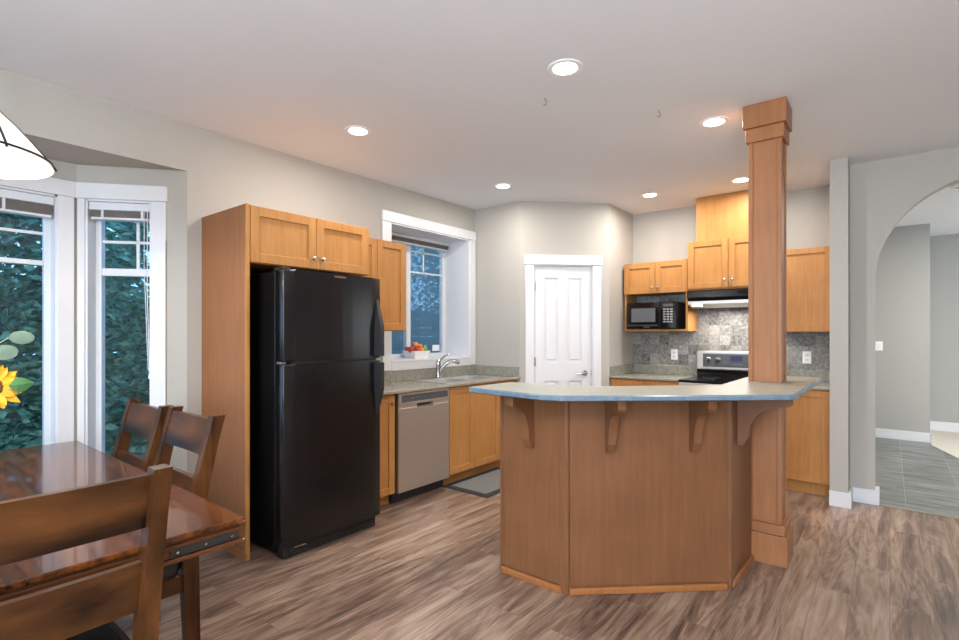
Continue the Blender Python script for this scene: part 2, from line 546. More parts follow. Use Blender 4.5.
# left wall: header over the bay, then the thick kitchen part with its window hole
KY0, KY1, KZ0, KZ1 = 3.168, 4.307, 1.096, 2.392
struct('wall_left', MB().box(-3.755, LX, -1.45, 1.417, 2.43, H)
       .box(-4.02, LX, 1.417, KY0, 0, H).box(-4.02, LX, KY1, 4.6, 0, H)
       .box(-4.02, LX, KY0, KY1, 0, KZ0).box(-4.02, LX, KY0, KY1, KZ1, H)
       .box(-3.755, LX, -3.1, -1.45, 0, H), 'wall')
# bay: angled wall with tall window, centre wall with window, second angled wall
BR = Frame(A0, B0-A0, (0.765, -0.645))
BL = (B0-A0).length
W2 = dict(u0=0.208, u1=0.588, z0=0.34, z1=2.217)
struct('wall_bay_right', MB().fbox(BR, 0.0, W2['u0'], -0.14, 0, 0, 2.44).fbox(BR, W2['u1'], BL+0.05, -0.14, 0, 0, 2.44)
       .fbox(BR, W2['u0'], W2['u1'], -0.14, 0, 0, W2['z0']).fbox(BR, W2['u0'], W2['u1'], -0.14, 0, W2['z1'], 2.44), 'wall')
BX = -4.018
C1 = dict(y0=-0.86, y1=0.83, z0=0.34, z1=2.217)
struct('wall_bay_center', MB().box(BX-0.14, BX, C1['y1'], 0.98, 0, 2.44).box(BX-0.14, BX, -1.0, C1['y0'], 0, 2.44)
       .box(BX-0.14, BX, C1['y0'], C1['y1'], 0, C1['z0']).box(BX-0.14, BX, C1['y0'], C1['y1'], C1['z1'], 2.44), 'wall')
BL2 = Frame((-3.605, -1.45), (-0.413, 0.49), (0.765, 0.645))
struct('wall_bay_left', MB().fbox(BL2, 0.0, BL+0.05, -0.14, 0, 0, 2.44), 'wall')
struct('wall_pantry_return', MB().box(-4.02, -3.005, 4.415, 4.55, 0, H), 'wall')
struct('wall_pantry_side', MB().box(-2.45, -2.32, 5.09, SY, 0, H), 'wall')
PD = Frame((-3.007, 4.415), (P2[0]-P1[0], P2[1]-P1[1]), (0.70, -0.714))
PL = math.hypot(P2[0]-P1[0], P2[1]-P1[1])
DU0, DU1, DZ = 0.155, 0.778, 2.075
struct('wall_pantry_diagonal', MB().fbox(PD, 0, DU0, -0.12, 0, 0, H).fbox(PD, DU1, PL, -0.12, 0, 0, H).fbox(PD, DU0, DU1, -0.12, 0, DZ, H), 'wall')
struct('wall_stove', MB().box(-2.45, -0.25, SY, SY+0.12, 0, H), 'wall')
struct('wall_partition', MB().box(-0.372, -0.253, 4.913, SY, 0, H), 'wall')
AX, AA, AZ, AB = 0.60, 0.69, 1.80, 0.73
ar = [(AX-AA, 0)]+[(AX-AA*math.cos(PI*k/40), AZ+AB*math.sin(PI*k/40)) for k in range(41)]+[(AX+AA, 0)]
outl = [(-0.253, 0)]+ar+[(2.7, 0), (2.7, H), (-0.253, H)]
struct('wall_arch', MB().slabpoly([(x, 5.15, z) for x, z in outl], [(x, 5.27, z) for x, z in outl]), 'wall')
struct('wall_hall_near', MB().box(-0.9, 0.395, 8.5, 8.62, 0, H).box(0.275, 0.395, 8.62, 9.7, 0, H), 'hall')
struct('wall_hall_far', MB().box(0.275, 3.4, 9.62, 9.74, 0, H), 'hall')
struct('wall_hall_left', MB().box(-0.9, -0.78, 5.86, 8.6, 0, H), 'hall')
struct('wall_hall_right', MB().box(3.3, 3.42, 5.2, 9.75, 0, H), 'hall')
struct('wall_right', MB().box(2.6, 2.72, -3.1, 5.27, 0, H), 'wall')
struct('wall_front', MB().box(-3.755, -1.1, -3.12, -3.0, 0, H).box(1.9, 2.72, -3.12, -3.0, 0, H).box(-1.1, 1.9, -3.12, -3.0, 0, 0.5).box(-1.1, 1.9, -3.12, -3.0, 2.45, H), 'wall')

# baseboards
def bb(name, mb): struct(name, mb, 'white')
f = Frame((-0.372, 4.913), (1, 0), (0, -1))
bb('baseboard_partition', MB().box(-0.374, -0.233, 4.895, 4.913, 0, 0.115).box(-0.253, -0.233, 4.913, 5.13, 0, 0.115))
bb('baseboard_arch', MB().box(-0.253, AX-AA+0.026, 5.13, 5.15, 0, 0.115).box(AX-AA-0.0, AX-AA+0.026, 5.15, 5.29, 0, 0.115).box(AX+AA-0.012, 2.6, 5.136, 5.15, 0, 0.105, 0.003))
bb('baseboard_hall_near', MB().box(-0.78, 0.407, 8.486, 8.5, 0, 0.12, 0.003).box(0.395, 0.409, 8.486, 9.62, 0, 0.12, 0.003))
bb('baseboard_hall_far', MB().box(0.409, 3.3, 9.606, 9.62, 0.004, 0.13, 0.003))
bb('baseboard_right', MB().box(2.586, 2.6, -3.0, 5.13, 0, 0.105, 0.003))
bb('baseboard_bay', MB().fbox(BR, 0.0, BL, 0, 0.014, 0, 0.105, 0.003).box(BX, BX+0.014, -0.95, 0.92, 0, 0.105, 0.003))
bb('baseboard_pantry', MB().fbox(PD, 0.0, 0.05, 0, 0.014, 0, 0.105, 0.003).fbox(PD, 0.88, PL, 0, 0.014, 0, 0.105, 0.003))

# ------------------------------------------------------------------ windows
def window(name, f, u0, u1, z0, z1, depth, mull_h=None, mull_v=None, grid_h=(), grid_v=(), fw=0.05, rail=0.045, grid_top=None):
    """frame deep in its hole; f.n = towards the room"""
    n0, n1 = -depth-0.05, -depth
    root = bpy.data.objects.new(name, None); COL.objects.link(root); root['kind'] = 'structure'
    ORG[root.name] = Vector((0, 0, 0))
    m = MB()
    m.fbox(f, u0, u0+fw, n0, n1, z0, z1, 0.004).fbox(f, u1-fw, u1, n0, n1, z0, z1, 0.004)
    m.fbox(f, u0+fw, u1-fw, n0, n1, z1-fw, z1, 0.004).fbox(f, u0+fw, u1-fw, n0, n1, z0, z0+fw, 0.004)
    if mull_h: m.fbox(f, u0+fw, u1-fw, n0, n1-0.004, mull_h-rail/2, mull_h+rail/2, 0.004)
    if mull_v: m.fbox(f, mull_v-rail/2, mull_v+rail/2, n0, n1-0.004, z0+fw, z1-fw, 0.004)
    m.build('window_frame', 'vinyl', root)
    g = MB()
    for z in grid_h: g.fbox(f, u0+fw, u1-fw, n0+0.018, n0+0.032, z-0.009, z+0.009)
    zb = grid_top if grid_top else z0+fw
    for u in grid_v: g.fbox(f, u-0.009, u+0.009, n0+0.018, n0+0.032, zb, z1-fw)
    if grid_h or grid_v: g.build('muntin', 'vinyl', root)
    MB().quad([f.p(u0+fw*0.8, n0+0.025, z0+fw*0.8), f.p(u1-fw*0.8, n0+0.025, z0+fw*0.8), f.p(u1-fw*0.8, n0+0.025, z1-fw*0.8), f.p(u0+fw*0.8, n0+0.025, z1-fw*0.8)]).build('pane', 'glass', root)
    return root

BC = Frame((BX, 0.927), (0, -1), (1, 0))          # centre bay wall, u runs towards the viewer's left
w1 = window('window_1', BC, 0.927-C1['y1'], 0.927-C1['y0'], C1['z0'], C1['z1'], 0.09, 1.80, None, (1.985,), (0.48, 1.3), 0.045, 0.03, 1.8)
w2 = window('window_2', BR, W2['u0'], W2['u1'], W2['z0'], W2['z1'], 0.09, 1.765, None, (1.965,), (0.335,), 0.045, 0.05, 1.79)
KW = Frame((LX, KY0), (0, 1), (1, 0))
w3 = window('window_3', KW, 0, KY1-KY0, KZ0, KZ1, 0.345, None, 0.565, (2.24, 2.02), (0.80, 0.27), 0.055, 0.06, 2.02)

# casings (trim)
struct('trim_2', MB().fbox(BR, W2['u0']-0.086, W2['u0'], 0, 0.018, 0.3, 2.217, 0.003)
       .fbox(BR, W2['u1'], BL-0.012, 0, 0.018, 0.3, 2.217, 0.003)
       .fbox(BR, W2['u0']-0.094, BL+0.0, 0, 0.026, 2.217, 2.315, 0.003)
       .fbox(BR, W2['u0']-0.094, BL-0.012, 0, 0.018, 0.22, 0.30, 0.003).fbox(BR, W2['u0']-0.094, BL-0.03, 0, 0.035, 0.30, 0.335, 0.003)
       .fbox(BR, W2['u0']-0.002, W2['u0']+0.012, -0.092, 0.005, 0.34, 2.217).fbox(BR, W2['u1']-0.012, W2['u1']+0.002, -0.092, 0.005, 0.34, 2.217)
       .fbox(BR, W2['u0'], W2['u1'], -0.092, 0.005, 2.205, 2.219).fbox(BR, W2['u0'], W2['u1'], -0.092, 0.02, 0.335, 0.348), 'white')
struct('trim_3', MB().box(BX, BX+0.018, C1['y1'], 0.912, 0.3, 2.217, 0.003).box(BX, BX+0.018, -0.95, C1['y0'], 0.3, 2.217, 0.003)
       .box(BX, BX+0.026, -0.95, 0.915, 2.217, 2.315, 0.003).box(BX, BX+0.018, -0.95, 0.912, 0.22, 0.30, 0.003).box(BX, BX+0.035, -0.95, 0.9, 0.30, 0.335, 0.003)
       .box(BX-0.092, BX+0.005, C1['y1']-0.012, C1['y1']+0.002, 0.34, 2.217).box(BX-0.092, BX+0.005, C1['y0'], C1['y1'], 2.205, 2.219).box(BX-0.092, BX+0.02, C1['y0'], C1['y1'], 0.335, 0.348), 'white')
struct('trim_4', MB().fbox(KW, -0.10, -0.0, 0, 0.018, 1.02, KZ1, 0.003).fbox(KW, KY1-KY0, KY1-KY0+0.096, 0, 0.018, 1.02, KZ1, 0.003)
       .fbox(KW, -0.102, KY1-KY0+0.098, 0, 0.024, KZ1, KZ1+0.096, 0.003)
       .fbox(KW, 0, KY1-KY0, 0, 0.018, 1.016, 1.096, 0.003)
       .fbox(KW, -0.004, 0.012, -0.348, 0.01, KZ0, KZ1).fbox(KW, KY1-KY0-0.012, KY1-KY0+0.004, -0.348, 0.01, KZ0, KZ1)
       .fbox(KW, 0, KY1-KY0, -0.348, 0.01, KZ1-0.012, KZ1+0.004).fbox(KW, 0, KY1-KY0, -0.348, 0.022, KZ0-0.004, KZ0+0.014, 0.003), 'white')

# raised blinds
def blind(f, u0, u1, n0, n1, z1, label, hb=0.048, stack=0.055, tapes=(), cord=None):
    stack *= 0.8
    r = empty('window_blind', f.p((u0+u1)/2, (n0+n1)/2, z1-0.1), label, 'blind')
    MB().fbox(f, u0, u1, n0, n1, z1-hb, z1, 0.003).build('valance', 'vinyl', r)
    s = MB()
    k = 0; z = z1-hb-0.002
    while z > z1-hb-stack:
        s.fbox(f, u0+0.01, u1-0.01, n0+0.004, n1-0.006, z-0.0045, z-0.001); z -= 0.0062
    s.build('slat_stack', 'slat', r)
    MB().fbox(f, u0+0.008, u1-0.008, n0+0.003, n1-0.004, z-0.014, z, 0.002).build('bottom_rail', 'vinyl', r)
    for u in tapes: MB().fbox(f, u-0.007, u+0.007, n1-0.007, n1-0.003, z, z1-hb).build('ladder_tape', 'vinyl', r)
    if cord:
        cu, cz = cord
        c = MB()
        c.tube([f.p(cu, n1+0.002, z1-hb), f.p(cu+0.002, n1+0.003, (z1+cz)/2), f.p(cu-0.012, n1+0.003, cz)], 0.0028, 6)
        c.tube([f.p(cu+0.02, n1+0.002, z1-hb), f.p(cu+0.02, n1+0.003, (z1+cz)/2+0.15), f.p(cu-0.004, n1+0.003, cz+0.02)], 0.0022, 6)
        c.build('pull_cord', 'vinyl', r)
        MB().lathe([(0.002, 0.03), (0.007, 0.02), (0.009, 0), (0, -0.001)], f.p(cu-0.012, n1+0.003, cz-0.03), n=10).build('cord_tassel', 'vinyl', r)
    return r
blind(BC, 0.927-C1['y1']+0.014, 0.927-C1['y0']-0.014, -0.078, -0.005, 2.203, 'raised taupe blind in the wide bay window behind the dining table', 0.05, 0.075, (0.34, 0.9, 1.4))
blind(BR, W2['u0']+0.014, W2['u1']-0.014, -0.078, -0.005, 2.203, 'short raised taupe blind with pull cord, in the narrow angled bay window', 0.05, 0.05, (0.27, 0.50), (0.235, 1.10))
blind(KW, 0.02, KY1-KY0-0.02, -0.335, -0.27, KZ1-0.014, 'raised taupe blind deep in the kitchen window above the sink', 0.03, 0.05)
# insect screen of the kitchen window
def screen_mat():
    m, t, b = nt('screen_mesh')
    t.nodes.remove(b)
    out = t.nodes['Material Output']
    tl = N(t, 'ShaderNodeBsdfTranslucent'); tl.inputs[0].default_value = (0.22, 0.27, 0.28, 1)
    df = N(t, 'ShaderNodeBsdfDiffuse'); df.inputs[0].default_value = (0.10, 0.11, 0.12, 1)
    a = N(t, 'ShaderNodeMixShader'); a.inputs[0].default_value = 0.25
    t.links.new(tl.outputs[0], a.inputs[1]); t.links.new(df.outputs[0], a.inputs[2])
    tr = N(t, 'ShaderNodeBsdfTransparent')
    mx = N(t, 'ShaderNodeMixShader'); mx.inputs[0].default_value = 0.8
    t.links.new(tr.outputs[0], mx.inputs[1]); t.links.new(a.outputs[0], mx.inputs[2])
    t.links.new(mx.outputs[0], out.inputs[0])
    return m
MB().quad([KW.p(0.05, -0.399, KZ0+0.05), KW.p(KY1-KY0-0.05, -0.399, KZ0+0.05), KW.p(KY1-KY0-0.05, -0.399, KZ1-0.05), KW.p(0.05, -0.399, KZ1-0.05)]).build('insect_screen', screen_mat(), w3)

# ------------------------------------------------------------------ pantry door
d1 = bpy.data.objects.new('door_1', None); COL.objects.link(d1); d1['kind'] = 'structure'; ORG['door_1'] = Vector((0, 0, 0))
m = MB()
n0, n1 = -0.055, -0.015
pu = [(DU0+0.004, 0.268), (0.418, 0.513), (0.668, DU1-0.004)]
for a, b in pu: m.fbox(PD, a, b, n0, n1, 0.012, DZ-0.004)
for a, b in ((0.268, 0.418), (0.513, 0.668)):
    for z0, z1 in ((0.012, 0.23), (0.865, 1.06), (1.95, DZ-0.004)): m.fbox(PD, a, b, n0, n1, z0, z1)
    for z0, z1 in ((0.23, 0.865), (1.06, 1.95)):
        m.fbox(PD, a, b, n0+0.006, n1-0.014, z0, z1)
        m.fbox(PD, a+0.022, b-0.022, n1-0.03, n1-0.004, z0+0.022, z1-0.022, 0.009, 1)
m.build('door_panel', 'white', d1)
h = MB()
hc = PD.p(0.70, n1, 0.945)
h.lathe([(0.0, 0.012), (0.026, 0.012), (0.031, 0.006), (0.032, 0)], hc, PD.n, 20)
h.lathe([(0.011, 0.0), (0.011, 0.045), (0, 0.045)], hc, PD.n, 12)
h.tube([PD.p(0.70, n1+0.045, 0.945), PD.p(0.67, n1+0.05, 0.947), PD.p(0.62, n1+0.048, 0.942), PD.p(0.585, n1+0.046, 0.938)], [0.011, 0.01, 0.0085, 0.006], 10)
h.build('lever_handle', 'nickel', d1, smooth=0.6)
for z in (0.25, 1.07, 1.86):
    MB().fbox(PD, DU0-0.008, DU0+0.012, -0.012, 0.004, z-0.045, z+0.045, 0.003).build('hinge', 'nickel', d1)
MB().fbox(PD, DU1-0.006, DU1+0.002, -0.03, -0.008, 0.91, 0.98).build('strike_plate', 'nickel', d1)
struct('trim_5', MB().fbox(PD, 0.060, DU0-0.006, 0, 0.018, 0, DZ+0.008, 0.003).fbox(PD, DU1+0.006, 0.872, 0, 0.018, 0, DZ+0.008, 0.003)
       .fbox(PD, 0.050, 0.882, 0, 0.026, DZ+0.008, 2.183, 0.003)
       .fbox(PD, DU0-0.008, DU0+0.002, -0.12, 0.004, 0, DZ).fbox(PD, DU1-0.002, DU1+0.008, -0.12, 0.004, 0, DZ).fbox(PD, DU0, DU1, -0.12, 0.004, DZ-0.002, DZ+0.01), 'white')

# ------------------------------------------------------------------ cabinet helpers
def shaker(f, u0, u1, z0, z1, parent, mat='maple', name='door', n0=0.0, t=0.020, st=0.058, knob=None, rail=None):
    m = MB(); g = 0.002; rl = rail or st
    u0 += g; u1 -= g; z0 += g; z1 -= g
    b = 0.002
    m.fbox(f, u0, u0+st, n0, n0+t, z0, z1, b, 1).fbox(f, u1-st, u1, n0, n0+t, z0, z1, b, 1)
    m.fbox(f, u0+st, u1-st, n0, n0+t, z1-rl, z1, b, 1).fbox(f, u0+st, u1-st, n0, n0+t, z0, z0+rl, b, 1)
    m.fbox(f, u0+st-0.004, u1-st+0.004, n0+0.001, n0+t-0.011, z0+rl-0.004, z1-rl+0.004)
    d = m.build(name, mat, parent)
    if knob:
        ku, kz = knob
        MB().lathe([(0.0055, 0), (0.0055, 0.012), (0.013, 0.017), (0.0155, 0.023), (0.012, 0.029), (0, 0.031)], f.p(ku, n0+t, kz), f.n, 16).build('knob', 'nickel', d, smooth=0.6)
    return d

# left run: frame u = world Y, n = +X
def LF(x): return Frame((x, 0), (0, 1), (1, 0))
# stove run: frame u = world X, n = -Y
def RF(y): return Frame((0, y), (1, 0), (0, -1))

# ---- fridge surround
r = empty('refrigerator_side_panel', (-3.3, 1.545, 0), 'tall reddish wood panel enclosing the near side of the black refrigerator', 'panel')
MB().box(LX+0.003, -3.0, 1.508, 1.528, 0, 2.14, 0.0015).build('panel', 'side', r)
MB().box(-3.012, -2.996, 1.507, 1.530, 0, 2.14, 0.002).build('edge_strip', 'maple', r, 'lighter maple front edge strip')
MB().box(LX+0.01, -2.99, 1.498, 1.510, 0, 0.05, 0.004).build('base_moulding', 'side', r)
r = empty('wall_cabinet', (-3.3, 2.0, 1.79), 'wide two door maple cabinet above the black refrigerator', 'cabinet', None)
MB().box(LX+0.004, -3.022, 1.532, 2.437, 1.79, 2.14, 0.001).build('carcass', 'maple', r)
f = LF(-3.021)
shaker(f, 1.534, 1.994, 1.792, 2.138, r, knob=(1.962, 1.862))
shaker(f, 1.994, 2.437, 1.792, 2.138, r, knob=(2.030, 1.862))
r = empty('wall_cabinet', (-3.43, 2.75, 1.384), 'narrow maple wall cabinet between the refrigerator and the kitchen window', 'cabinet', None)
MB().box(LX+0.004, -3.291, 2.44, 3.062, 1.384, 2.14, 0.001).build('carcass', 'maple', r)
f = LF(-3.290)
shaker(f, 2.445, 2.742, 1.385, 2.138, r)
shaker(f, 2.742, 3.06, 1.385, 2.138, r)

# ---- refrigerator
r = empty('refrigerator', (-3.2, 2.02, 0), 'black top freezer refrigerator standing in the wood surround', 'refrigerator')
MB().box(-3.56, -2.905, 1.637, 2.377, 0.03, 1.74, 0.006).build('case', 'black', r)
def fdoor(z0, z1, nm):
    m = MB()
    # slightly bowed front
    k = 9
    o = [(-2.898, 1.635), (-2.898, 2.381)]
    for i in range(k+1):
        t = i/k
        o.append((-2.808+0.014*math.sin(PI*t), 2.381-0.746*t))
    m.prism(o, z0, z1, 0.010, 3)
    return m.build(nm, 'black', r, smooth=0.7)
fz = fdoor(1.190, 1.748, 'freezer_door'); fd = fdoor(0.082, 1.176, 'fridge_door')
def fhandle(z0, z1, par, flip):
    y = 2.347
    n = 12; secs = []
    for i in range(n+1):
        t = i/n
        z = z0+(z1-z0)*t
        b = math.sin(PI*(t if True else 0))**0.6 if 0 < t < 1 else 0
        # deepest near the gap between doors, tapering to a point at the far end
        e = t if flip else 1-t
        out = 0.012+0.048*min(1, (1-e)*2.2)
        wid = 0.012+0.014*min(1, (1-e)*1.8)
        secs.append([(-2.812, y-wid, z), (-2.812, y+wid, z), (-2.812+out, y+wid*0.75, z), (-2.812+out, y-wid*0.75, z)])
    MB().sweep(secs).build('handle', 'blackmatte', par, smooth=0.5)
fhandle(1.205, 1.60, fz, True); fhandle(0.80, 1.160, fd, False)
MB().box(-2.895, -2.81, 1.70, 2.345, 1.1775, 1.1885).build('door_gap_strip', 'blackmatte', r)
m = MB().box(-2.90, -2.835, 1.650, 2.357, 0.004, 0.078, 0.006)
for i in range(4): m.box(-2.836, -2.828, 1.69, 2.33, 0.016+i*0.013, 0.023+i*0.013, 0.001)
m.build('toe_grille', 'blackmatte', r)
MB().box(-2.8365, -2.826, 1.72, 1.80, 0.054, 0.064, 0.002).build('badge', 'chrome', r, 'small silver badge on the toe grille')
MB().box(-2.798, -2.790, 1.985, 2.075, 1.722, 1.734, 0.002).build('nameplate', 'chrome', fz, 'small silver nameplate')
m = MB().box(-2.93, -2.83, 1.645, 1.695, 1.748, 1.762, 0.004); m.build('hinge_cover', 'blackmatte', r)
MB().box(-2.89, -2.84, 1.64, 1.675, 1.176, 1.190, 0.002).build('hinge', 'steel', r)

# ---- left base run
r = empty('base_cabinet', (-3.3, 2.59, 0), 'narrow maple base cabinet between the refrigerator and the dishwasher', 'cabinet')
MB().box(LX+0.004, -3.051, 2.445, 2.734, 0.10, 0.892, 0.001).build('carcass', 'maple', r)
MB().box(LX+0.004, -3.125, 2.445, 2.734, 0, 0.10).build('toe_kick', 'maple', r)
shaker(LF(-3.05), 2.45, 2.715, 0.105, 0.886, r, knob=(2.672, 0.815))
r = empty('base_cabinet', (-3.3, 3.85, 0), 'two door maple sink cabinet right of the dishwasher', 'cabinet')
MB().box(LX+0.004, -3.051, 3.348, 4.40, 0.10, 0.70, 0.001).box(-3.09, -3.051, 3.348, 4.40, 0.70, 0.892).box(LX+0.004, -3.051, 3.348, 3.37, 0.70, 0.892).box(LX+0.004, -3.051, 4.14, 4.40, 0.70, 0.892).build('carcass', 'maple', r)
MB().box(LX+0.004, -3.125, 3.348, 4.40, 0, 0.10).build('toe_kick', 'maple', r)
shaker(LF(-3.05), 3.352, 3.706, 0.105, 0.886, r)
shaker(LF(-3.05), 3.706, 4.10, 0.105, 0.886, r)
MB().box(-3.051, -3.035, 4.104, 4.40, 0.105, 0.886, 0.001).build('filler_panel', 'maple', r)
# dishwasher
r = empty('dishwasher', (-3.3, 3.04, 0), 'stainless steel dishwasher under the counter beside the sink cabinet', 'dishwasher')
MB().box(-3.58, -3.066, 2.742, 3.342, 0.09, 0.886).build('tub', 'blackmatte', r)
dd = MB()
o = []
dd.box(-3.065, -3.022, 2.746, 3.338, 0.095, 0.765, 0.004, 2)
dd.box(-3.065, -3.022, 2.746, 2.945, 0.765, 0.79, 0.0).box(-3.065, -3.022, 3.135, 3.338, 0.765, 0.79, 0.0)
dd = dd.build('door', 'steel', r)
pc = MB().box(-3.065, -3.020, 2.746, 3.338, 0.79, 0.886, 0.003).build('control_panel', 'steel', r)
ds = MB().box(-3.022, -3.018, 2.775, 3.318, 0.812, 0.868, 0.001).build('display_strip', 'darkgrey', pc)
for k in range(7): MB().box(-3.0185, -3.0172, 2.80+k*0.075, 2.83+k*0.075, 0.839, 0.844).build('button', 'nickel', pc)
MB().box(-3.062, -3.050, 2.945, 3.135, 0.765, 0.79).build('handle_pocket', 'blackmatte', dd)
MB().box(-3.024, -3.016, 2.945, 3.135, 0.757, 0.768, 0.002).build('handle_lip', 'chrome', dd)
MB().box(-3.13, -3.10, 2.742, 3.342, 0.0, 0.092).build('toe_panel', 'blackmatte', r)

# countertop with sink cut-out
SX0, SX1, SY0, SY1 = -3.475, -3.085, 3.385, 4.125
r = empty('countertop', (-3.3, 3.4, 0.892), 'green grey laminate worktop along the sink wall with low backsplash', 'countertop')
MB().box(LX, SX0, 2.445, 4.415, 0.892, 0.914).box(SX1, -3.006, 2.445, 4.412, 0.892, 0.914).box(SX0, SX1, 2.445, SY0, 0.892, 0.914).box(SX0, SX1, SY1, 4.415, 0.892, 0.914).build('worktop', 'counter', r)
MB().box(-3.006, -2.992, 2.445, 4.412, 0.892, 0.9165, 0.005).build('front_edge', 'counteredge', r, 'rounded tan front edge')
MB().box(LX, LX+0.02, 2.445, 4.415, 0.914, 1.014, 0.003).box(LX+0.02, -3.010, 4.396, 4.415, 0.914, 1.014, 0.003).build('backsplash_strip', 'counter', r)
# sink
r = empty('kitchen_sink', (-3.28, 3.75, 0.90), 'stainless double bowl sink set into the counter under the window', 'sink')
m = MB()
z0, z1 = 0.914, 0.919
ox0, ox1, oy0, oy1 = -3.535, -3.065, 3.365, 4.145
bx0, bx1 = -3.455, -3.10
bA = (3.41, 3.735); bB = (3.775, 4.10)
m.box(ox0, bx0, oy0, oy1, z0, z1, 0.002).box(bx1, ox1, oy0, oy1, z0, z1, 0.002).box(bx0, bx1, oy0, bA[0], z0, z1).box(bx0, bx1, bA[1], bB[0], z0, z1).box(bx0, bx1, bB[1], oy1, z0, z1)
m.build('rim', 'steel', r)
for a, b in (bA, bB):
    t = 0.003
    m = MB().box(bx0, bx1, a, b, 0.745, 0.749).box(bx0, bx0+t, a, b, 0.749, 0.917).box(bx1-t, bx1, a, b, 0.749, 0.917).box(bx0+t, bx1-t, a, a+t, 0.749, 0.917).box(bx0+t, bx1-t, b-t, b, 0.749, 0.917)
    bw = m.build('bowl', 'steel', r)
    MB().lathe([(0, 0.003), (0.04, 0.003), (0.043, 0)], ((bx0+bx1)/2, (a+b)/2, 0.749), n=20).build('drain', 'chrome', bw)
# faucet
fx, fy = -3.50, 3.705
r = empty('faucet', (fx, fy, 0.919), 'chrome single lever faucet behind the kitchen sink', 'faucet')
MB().box(fx-0.028, fx+0.028, fy-0.12, fy+0.12, 0.919, 0.928, 0.006, 3).build('base_plate', 'chrome', r)
MB().lathe([(0.030, 0.009), (0.027, 0.02), (0.024, 0.05), (0.024, 0.13), (0.026, 0.15), (0.022, 0.165), (0, 0.172)], (fx, fy, 0.919), n=20).build('body', 'chrome', r, smooth=0.6)
sp = []
for k in range(11):
    t = k/10
    sp.append((fx+0.13*t, fy+0.165*t, 0.975+0.105*math.sin(PI*0.72*t)*1.08))
MB().tube(sp, [0.019]*7+[0.019, 0.021, 0.022, 0.02], 12).build('spout', 'chrome', r, smooth=0.8)
MB().tube([(fx, fy, 1.085), (fx+0.006, fy+0.03, 1.105), (fx+0.02, fy+0.08, 1.14), (fx+0.03, fy+0.115, 1.155)], [0.017, 0.012, 0.009, 0.011], 10).build('lever', 'chrome', r, smooth=0.8)

# ---- stove wall base run
r = empty('base_cabinet', (-1.95, 5.4, 0), 'maple base cabinet left of the range, beside the pantry door', 'cabinet')
MB().box(-2.316, -1.602, 5.13, SY-0.010, 0.10, 0.892, 0.001).build('carcass', 'maple', r)
MB().box(-2.316, -1.602, 5.20, SY-0.010, 0, 0.10).build('toe_kick', 'maple', r)
f = RF(5.129)
shaker(f, -2.305, -1.962, 0.105, 0.70, r); shaker(f, -1.962, -1.606, 0.105, 0.70, r)
MB().fbox(f, -2.308, -1.964, 0, 0.02, 0.704, 0.884, 0.002).build('drawer', 'maple', r); MB().fbox(f, -1.960, -1.608, 0, 0.02, 0.704, 0.884, 0.002).build('drawer', 'maple', r)
r = empty('base_cabinet', (-0.6, 5.4, 0), 'maple base cabinet right of the range, against the pale partition wall', 'cabinet')
MB().box(-0.83, -0.374, 5.13, SY-0.010, 0.10, 0.892, 0.001).build('carcass', 'maple', r)
MB().box(-0.83, -0.374, 5.165, SY-0.010, 0, 0.10).build('toe_kick', 'maple', r)
shaker(RF(5.129), -0.828, -0.385, 0.105, 0.886, r)
r = empty('countertop', (-1.95, 5.4, 0.892), 'green grey worktop left of the range, running to the pantry wall', 'countertop')
MB().box(-2.317, -1.598, 5.105, SY-0.009, 0.892, 0.914).build('worktop', 'counter', r)
MB().box(-2.318, -1.598, 5.09, 5.105, 0.892, 0.9165, 0.005).build('front_edge', 'counteredge', r, 'rounded tan front edge')
MB().box(-2.30, -1.598, SY-0.028, SY-0.009, 0.914, 1.014, 0.003).box(-2.317, -2.30, 5.11, SY-0.009, 0.914, 1.014, 0.003).build('backsplash_strip', 'counter', r)
r = empty('countertop', (-0.6, 5.4, 0.892), 'short green grey worktop right of the range, by the partition wall', 'countertop')
MB().box(-0.83, -0.374, 5.105, SY-0.009, 0.892, 0.914).build('worktop', 'counter', r)
MB().box(-0.83, -0.374, 5.09, 5.105, 0.892, 0.9165, 0.005).build('front_edge', 'counteredge', r, 'rounded tan front edge')
MB().box(-0.83, -0.374, SY-0.028, SY-0.009, 0.914, 1.014, 0.003).build('backsplash_strip', 'counter', r)
struct('trim_6', MB().box(-2.32, -0.372, SY-0.008, SY, 0.90, 1.80), 'splash')

# range
r = empty('range', (-1.214, 5.4, 0), 'black and stainless electric range on the stove wall', 'stove')
X0, X1 = -1.594, -0.834
MB().box(X0, X1, 5.10, SY-0.02, 0.03, 0.893, 0.003).build('body', 'blackmatte', r)
MB().box(X0-0.003, X1+0.003, 5.062, SY-0.09, 0.893, 0.917, 0.006).build('cooktop', 'blackgloss', r)
for (cx, cy, rr) in ((-1.41, 5.22, 0.10), (-1.02, 5.22, 0.08), (-1.41, 5.48, 0.075), (-1.02, 5.48, 0.10)):
    MB().lathe([(rr-0.004, 0), (rr-0.004, 0.0012), (rr, 0.0012), (rr, 0)], (cx, cy, 0.917), n=36).build('burner_ring', 'darkgrey', r)
MB().box(X0, X1, 5.064, 5.10, 0.22, 0.80, 0.006).build('oven_door', 'steel', r)
MB().box(X0, X1, 5.066, 5.10, 0.805, 0.890, 0.004).build('front_trim', 'steel', r)
MB().tube([(X0+0.05, 5.03, 0.755), (X1-0.05, 5.03, 0.755)], 0.012, 10).box(X0+0.06, X0+0.08, 5.03, 5.066, 0.748, 0.762).box(X1-0.08, X1-0.06, 5.03, 5.066, 0.748, 0.762).build('oven_handle', 'steel', r)
MB().box(X0, X1, 5.068, 5.10, 0.05, 0.21, 0.005).build('drawer', 'steel', r)
MB().box(X0+0.005, X1-0.005, 5.655, 5.712, 0.917, 1.00, 0.003).build('backguard', 'blackgloss', r)
